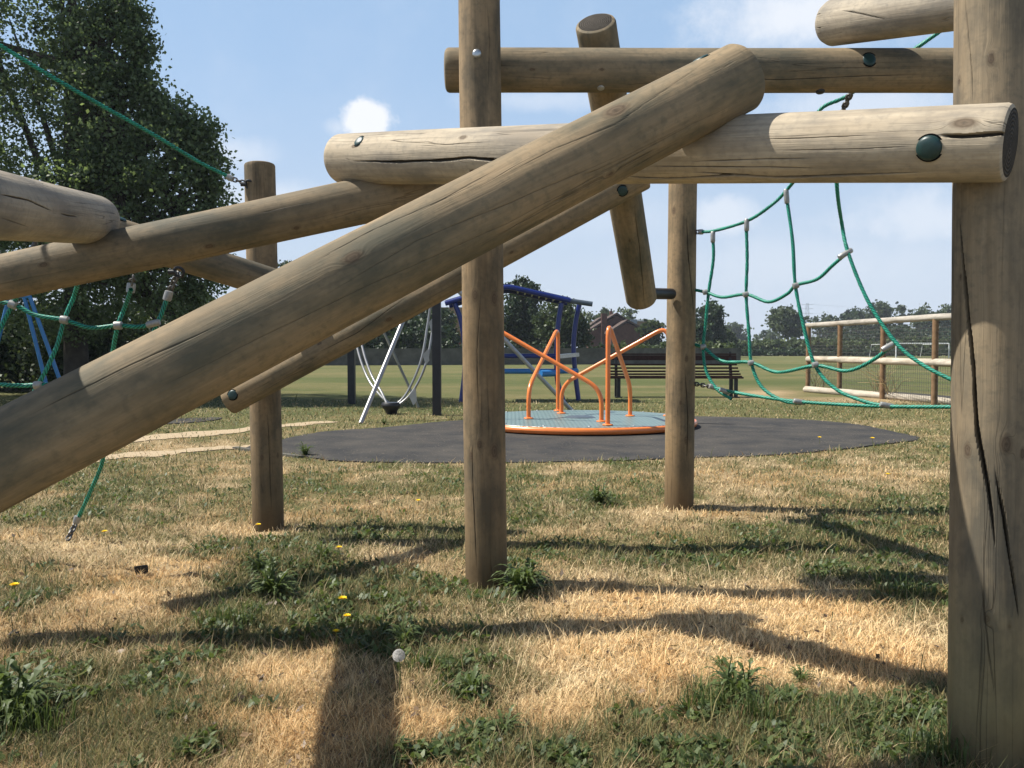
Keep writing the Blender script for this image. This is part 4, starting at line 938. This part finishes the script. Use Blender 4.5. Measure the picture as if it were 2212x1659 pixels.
# ---------------------------------------------------------------- walls and houses
w0, w1 = G(560, 790), G(1600, 786)
MB().prism([w0, w1, w1+Vector((0, 0, 1.0)), w0+Vector((0, 0, .98))], (0, .22, 0)).build('garden_wall', CONC)
tag(bpy.data.objects['garden_wall'], 'long low grey garden wall along the back of the lawn', 'wall')
def house(name, label, d, wall_poly, depth, wmat, rmat, roofs=(), extras=()):
    c = P(wall_poly[0][0], wall_poly[0][1], d); t_ = thing(name, (c.x, c.y, 0), label, 'house'); 
    pts = []
    for x, y in wall_poly:
        p = P(x, y, d); pts.append(Vector((p.x, d, p.z)))
    pts = [Vector((pts[0].x, d, 0))]+pts+[Vector((pts[-1].x, d, 0))]
    MB().prism(pts, (0, depth, 0)).build('wall', wmat, t_)
    for (x0, y0, x1, y1) in roofs:
        a_, b_ = P(x0, y0, d), P(x1, y1, d); a_.y = b_.y = d-.3; up = Vector((0, 0, .22))
        MB().prism([a_, b_, b_+up, a_+up], (0, depth+.6, 0)).build('roof', rmat, t_)
    return t_
hd = 110
h1 = house('brick_house', 'dark brick house with two gables and a broad chimney beyond the wall', hd, [(1271, 716), (1300, 702), (1332, 682), (1362, 702), (1366, 745)], 7, BRICK2, TILE, [(1266, 720, 1332, 679), (1332, 679, 1370, 705)])
def hbox(par, name, x0, y0, x1, y1, d, th, mt):
    a_, b_ = P(x0, y0, d), P(x1, y1, d); MB().box(((a_.x+b_.x)/2, d+th/2, (a_.z+b_.z)/2), (abs(b_.x-a_.x), th, abs(a_.z-b_.z))).build(name, mt, par)
hbox(h1, 'chimney', 1299, 677, 1311, 752, hd-.8, .79, BRICK2); 
h2_ = house('brick_house', 'low brick gabled wing in front of the dark brick house', hd-6, [(1320, 716), (1355, 697), (1393, 716), (1393, 745)], 5.5, BRICK2, TILE, [(1315, 720, 1355, 694), (1355, 694, 1398, 718)])
hbox(h2_, 'drainpipe', 1391.5, 716, 1393, 745, hd-6.1, .1, WHITE)
h3_ = house('brick_house', 'red brick house with slim chimney stack behind the broad chimney', 128, [(1266, 712), (1300, 690), (1326, 700), (1345, 712)], 8, BRICK1, TILE, [(1260, 716, 1300, 687), (1300, 687, 1350, 715)])
hbox(h3_, 'chimney', 1317, 672, 1323, 700, 127.5, .45, BRICK1); hbox(h3_, 'chimney_pot', 1318.6, 667, 1321.4, 672, 127.6, .2, TILE); hbox(h3_, 'vent', 1282, 702, 1284, 708, 127.8, .15, WHITE)
h4_ = house('house', 'pale roofed house at right behind the brick gables', 135, [(1365, 702), (1407, 702), (1430, 745)], 8, BRICK1, TILE2)
hbox(h4_, 'roof', 1362, 694, 1412, 722, 134.6, .35, TILE2); hbox(h4_, 'fascia', 1358, 692, 1412, 694, 134.4, .5, WHITE); hbox(h4_, 'dormer', 1362, 690, 1376, 700, 134, .3, GLASS)
h5_ = house('house', 'yellowish roofed house with a skylight seen left of the middle post', 82, [(925, 712), (925, 668), (1040, 668), (1040, 712)], 8, BRICK1, TILE2)
hbox(h5_, 'roof', 920, 664, 1045, 716, 81.6, .39, TILE2); sk = hbox(h5_, 'skylight', 965, 678, 982, 688, 81.45, .14, WHITE); hbox(h5_, 'skylight_pane', 966.2, 679.2, 980.8, 686.8, 81.38, .06, simple('sky_pane', (.35, .42, .5), .1, .6))
hbox(h5_, 'window', 978, 729, 984, 738, 81.85, .14, WHITE)
h6_ = house('brick_house', 'brown brick house low behind the blue shelter', 90, [(1100, 725), (1150, 708), (1200, 725)], 8, BRICK2, TILE, [(1096, 728, 1150, 706), (1150, 706, 1204, 728)])
hbox(h6_, 'window', 1196-40, 738, 1166, 744, 89.9, .1, GLASS)
# pale shed roof by the wall
a_ = P(1300, 755, 62); mb = MB(); mb.box((P(1318, 755, 62).x, 62, .42), (1.2, 1.2, .85)); mb.build('garden_shed', WHITE); tag(bpy.data.objects['garden_shed'], 'small pale corrugated shed by the wall left of the bench', 'shed')
# pylon and cables
pd = 520; pz = P(1742, 655, pd); px0 = pz.x; py = thing('electricity_pylon', (px0, pd, 0), 'faint lattice electricity pylon on the horizon beside the round oak', 'pylon'); Hp = pz.z
mb = MB()
for sx in (-1, 1):
    for sy in (-1, 1): mb.tube([(px0+sx*2.4, pd+sy*2.4, 0), (px0+sx*.5, pd+sy*.5, Hp)], .09, 4)
for k in range(9):
    z0, z1 = Hp*k/9, Hp*(k+1)/9; a0, a1 = 2.4-1.9*k/9, 2.4-1.9*(k+1)/9
    mb.tube([(px0-a0, pd-a0, z0), (px0+a1, pd-a1, z1)], .06, 3); mb.tube([(px0+a0, pd-a0, z0), (px0-a1, pd-a1, z1)], .06, 3)
mb.build('tower', STEEL, py)
for z in (.78, .88, .97): MB().tube([(px0-3.4, pd, Hp*z), (px0+3.4, pd, Hp*z)], .10, 4).build('cross_arm', STEEL, py)
for z in (.78, .97):
    MB().tube([Vector((px0+3+ (300)*k/12, pd-60*k/12, Hp*z-8*math.sin(math.pi*k/12))) for k in range(13)], .035, 4).build('cable', STEEL, py)

# ---------------------------------------------------------------- weeds and flowers
def leafblade(mb, base, az, l, w, rise, mi=0, lob=True, seg=7):
    d = Vector((math.cos(az), math.sin(az), 0)); s = Vector((-d.y, d.x, 0)); V = []; 
    for i in range(seg+1):
        t_ = i/seg; c = base+d*l*t_+Vector((0, 0, rise*math.sin(t_*2.2)*l)); k = w*math.sin(math.pi*min(1, .12+t_*.88))**.8*((.4 if i % 2 else 1.3) if lob else 1)
        V += [c-s*k+Vector((0, 0, .15*k)), c, c+s*k+Vector((0, 0, .15*k))]
    mb.add(V, [[3*i+j, 3*i+j+1, 3*i+j+4, 3*i+j+3] for i in range(seg) for j in (0, 1)], mi)
def weed(px, py, sc, label, seed, stems=0, group='leafy weeds in the grass'):
    r = random.Random(seed); p = G(px, py); mb = MB(); p.z = float(gheight(np.array([p.x]), np.array([p.y]))[0])
    for k in range(int(42+12*stems)):
        leafblade(mb, Vector((r.uniform(-.15, .15)*sc*.5, r.uniform(-.1, .1)*sc*.5, r.uniform(0, .02))), r.uniform(0, 6.28), sc*r.uniform(.45, 1.), sc*.06*r.uniform(.6, 1.3), r.uniform(.1, .9), seg=13)
    for k in range(stems):
        a_ = Vector((r.uniform(-.3, .3)*sc, r.uniform(-.2, .2)*sc, 0)); q = a_+Vector((r.uniform(-.25, .25)*sc, 0, sc*r.uniform(.8, 1.35))); mb.tube([a_, q], [.0022, .0014], 5)
        for j in range(7): leafblade(mb, a_.lerp(q, .25+j*.1), r.uniform(0, 6.28), sc*.34, sc*.06, .5, seg=5)
    o = mesh('weed', np.array(mb.V), mb.F, WEED, None, mb.M, False, None, {'v': np.random.default_rng(seed).random(len(mb.V))*.6+.3}); o.location = p
    return tag(o, label, 'weed', group)
weed(1130, 1285, .15, 'big leafy green weed growing against the right foot of the middle post', 1, 4)
weed(1292, 1090, .13, 'upright bushy weed in the grass left of the slim right hand post', 2, 4)
weed(1731, 1478, .055, 'small bright green rosette alone on the bare straw patch', 3)
weed(590, 1290, .13, 'large dark leafy weed in the middle of the left lawn', 4, 3)
weed(560, 1240, .10, 'leafy weed just above the large dark one on the left lawn', 5, 2)
weed(1556, 1450, .05, 'small dark weed at the top edge of the lower right grass', 6)
weed(660, 985, .11, 'weed growing over the left edge of the rubber surface', 7, 3)
weed(30, 1560, .17, 'tall green weed at the bottom left corner', 8, 6)
weed(1090, 1590, .07, 'flat green rosette at the bottom centre', 9)
weed(1020, 1500, .08, 'green rosette right of the seed head', 10)
weed(830, 905+12, .09, 'small weed beside the foot of the steel pole', 11, 2)
weed(1590, 1520, .11, 'long leaved weed clump in the lower right grass', 12, 3)
weed(700, 1210, .10, 'green weed left of the bare earth patch', 13, 1)
weed(870, 1395, .09, 'dark weed in the shadow above the seed head', 14, 1)
def dandelion(px, py, pyg, label, sc=1., clock=False):
    g = G(px, pyg); h_ = max(.02, P(px, py, g.y).z); t_ = thing('seed_head' if clock else 'dandelion', g, label, 'flower', None if clock else 'yellow dandelions'); top = g+Vector((0, 0, h_))
    MB().tube([g, g.lerp(top, .5)+Vector((.004, 0, 0)), top], .0018, 6).build('stem', WEED if 0 else simple('flower_stem', (.12, .14, .04)) if 'flower_stem' not in bpy.data.materials else bpy.data.materials['flower_stem'], t_, True)
    mb = MB(); r = random.Random(int(px))
    if clock:
        for k in range(260):
            v = Vector((r.gauss(0, 1), r.gauss(0, 1), r.gauss(0, 1))).normalized(); q = top+v*.0155; mb.tube([top+v*.003, q], .00022, 3, caps=False)
            x, y, _ = frame(v)
            for j in range(5): a_ = 6.28*j/5; mb.tube([q, q+v*.0025+(x*math.cos(a_)+y*math.sin(a_))*.0038], .00022, 3, caps=False)
        mb.build('seed_ball', FLUFF, t_)
    else:
        for k in range(34):
            a_ = k*2.4; l = .017*sc*(1-.5*k/34); d_ = Vector((math.cos(a_), math.sin(a_)-.3, .25+.8*k/34)).normalized(); s_ = Vector((-math.sin(a_), math.cos(a_), 0))*.0022*sc
            mb.add([top-s_*.6, top+s_*.6, top+d_*l+s_, top+d_*l-s_], [[0, 1, 2, 3]])
        mb.build('petals', YEL, t_)
dandelion(862, 1425, 1500, 'round white dandelion clock on a thin stalk in the shadow', clock=True)
for (x, y, yg, lab, sc) in ((740, 1300, 1318, 'brightest yellow dandelion left of the middle post foot', 1.15), (726, 1372, 1392, 'yellow dandelion lowest of three near the middle post', .8), (750, 1338, 1352, 'yellow dandelion half hidden in the leaves', .9), (732, 1187, 1204, 'yellow dandelion above the leafy patch', 1.),
       (32, 1270, 1300, 'yellow dandelion near the left edge', 1.2), (226, 1152, 1164, 'small yellow dandelion right of the ground chain', 1.), (1770, 946, 962, 'yellow dandelion on the edge of the rubber surface', 1.4), (1884, 948, 962, 'yellow dandelion at the right tip of the rubber surface', 1.6), (903, 1084, 1094, 'yellow dandelion left of the middle post in far grass', 1.1), (1917, 1026, 1040, 'yellow dandelion in the right hand grass', 1.1), (558, 1137, 1150, 'yellow dandelion in front of the far left post', 1.)):
    dandelion(x, y, yg, lab, sc)
g = G(305, 1240); mb = MB(); mb.box((g.x, g.y, .018), (.055, .035, .03), rz=.5); mb.box((g.x+.004, g.y-.006, .036), (.05, .012, .006), rz=.6); tag(mb.build('litter_scrap', BLACKP), 'small dark crumpled scrap lying on the grass at left', 'litter')
# tall grass tufts and seed stalks at the bottom
def tuft(px, py, n, h, spread, seed, label):
    r = random.Random(seed); p = G(px, py); mb = MB()
    for k in range(n):
        b0 = Vector((max(-1.4, min(1.4, r.gauss(0, .75)))*spread, max(-1.4, min(1.4, r.gauss(0, .75)))*spread*.6, 0)); a_ = r.uniform(0, 6.28); l = h*r.uniform(.5, 1.15); ln = r.uniform(.1, .7)
        d_ = Vector((math.cos(a_), math.sin(a_), 0)); s_ = Vector((-d_.y, d_.x, 0))*.0018; q1 = b0+d_*l*ln*.3+Vector((0, 0, l*.55)); q2 = b0+d_*l*ln+Vector((0, 0, l*(.95-.4*ln)))
        mb.add([b0-s_, b0+s_, q1+s_*.9, q1-s_*.9, q2], [[0, 1, 2, 3], [3, 2, 4]])
    o = mesh('grass_tuft', np.array(mb.V), mb.F, WEED, None, mb.M, False, None, {'v': np.repeat(np.random.default_rng(seed).random(len(mb.V)//5), 5)}); o.location = p; return tag(o, label, 'grass tuft', 'tufts of longer grass')
tuft(1540, 1540, 90, .12, .06, 1, 'long green tuft left of centre in the lower right grass')
tuft(1800, 1560, 130, .085, .09, 2, 'wide green tuft in the lower right grass')
tuft(2080, 1650, 300, .13, .09, 3, 'green tuft at the foot of the big front post')
tuft(40, 1590, 170, .13, .08, 4, 'tall green tuft at the bottom left corner')
tuft(500, 1345, 110, .10, .08, 5, 'green tuft on the shadow edge in the left lawn')
tuft(1130, 1270, 110, .09, .05, 6, 'green tuft around the leafy weed at the middle post')
tuft(930, 1450, 120, .08, .07, 7, 'thin green tuft beside the seed head')
tuft(1960, 1290, 90, .10, .08, 8, 'green tuft left of the big front post in the shadow')
tuft(1640, 1570, 80, .13, .05, 9, 'tall thin bladed tuft between two wider ones at lower right')

# ---------------------------------------------------------------- summer haze: one closed box of thin air
mb = MB(); mb.box((0, 450, 24), (1500, 1300, 50)); o = mb.build('haze', bpy.data.materials.new('haze_air')); o['kind'] = 'stuff'
tag(o, 'thin pale summer haze over the fields', 'haze')
hm = o.data.materials[0]; hm.use_nodes = True; t = hm.node_tree; t.nodes.remove(t.nodes['Principled BSDF'])
pv = t.nodes.new('ShaderNodeVolumePrincipled'); pv.inputs['Density'].default_value = .0004; pv.inputs['Color'].default_value = (.80, .88, 1., 1)
t.links.new(pv.outputs[0], t.nodes['Material Output'].inputs['Volume'])
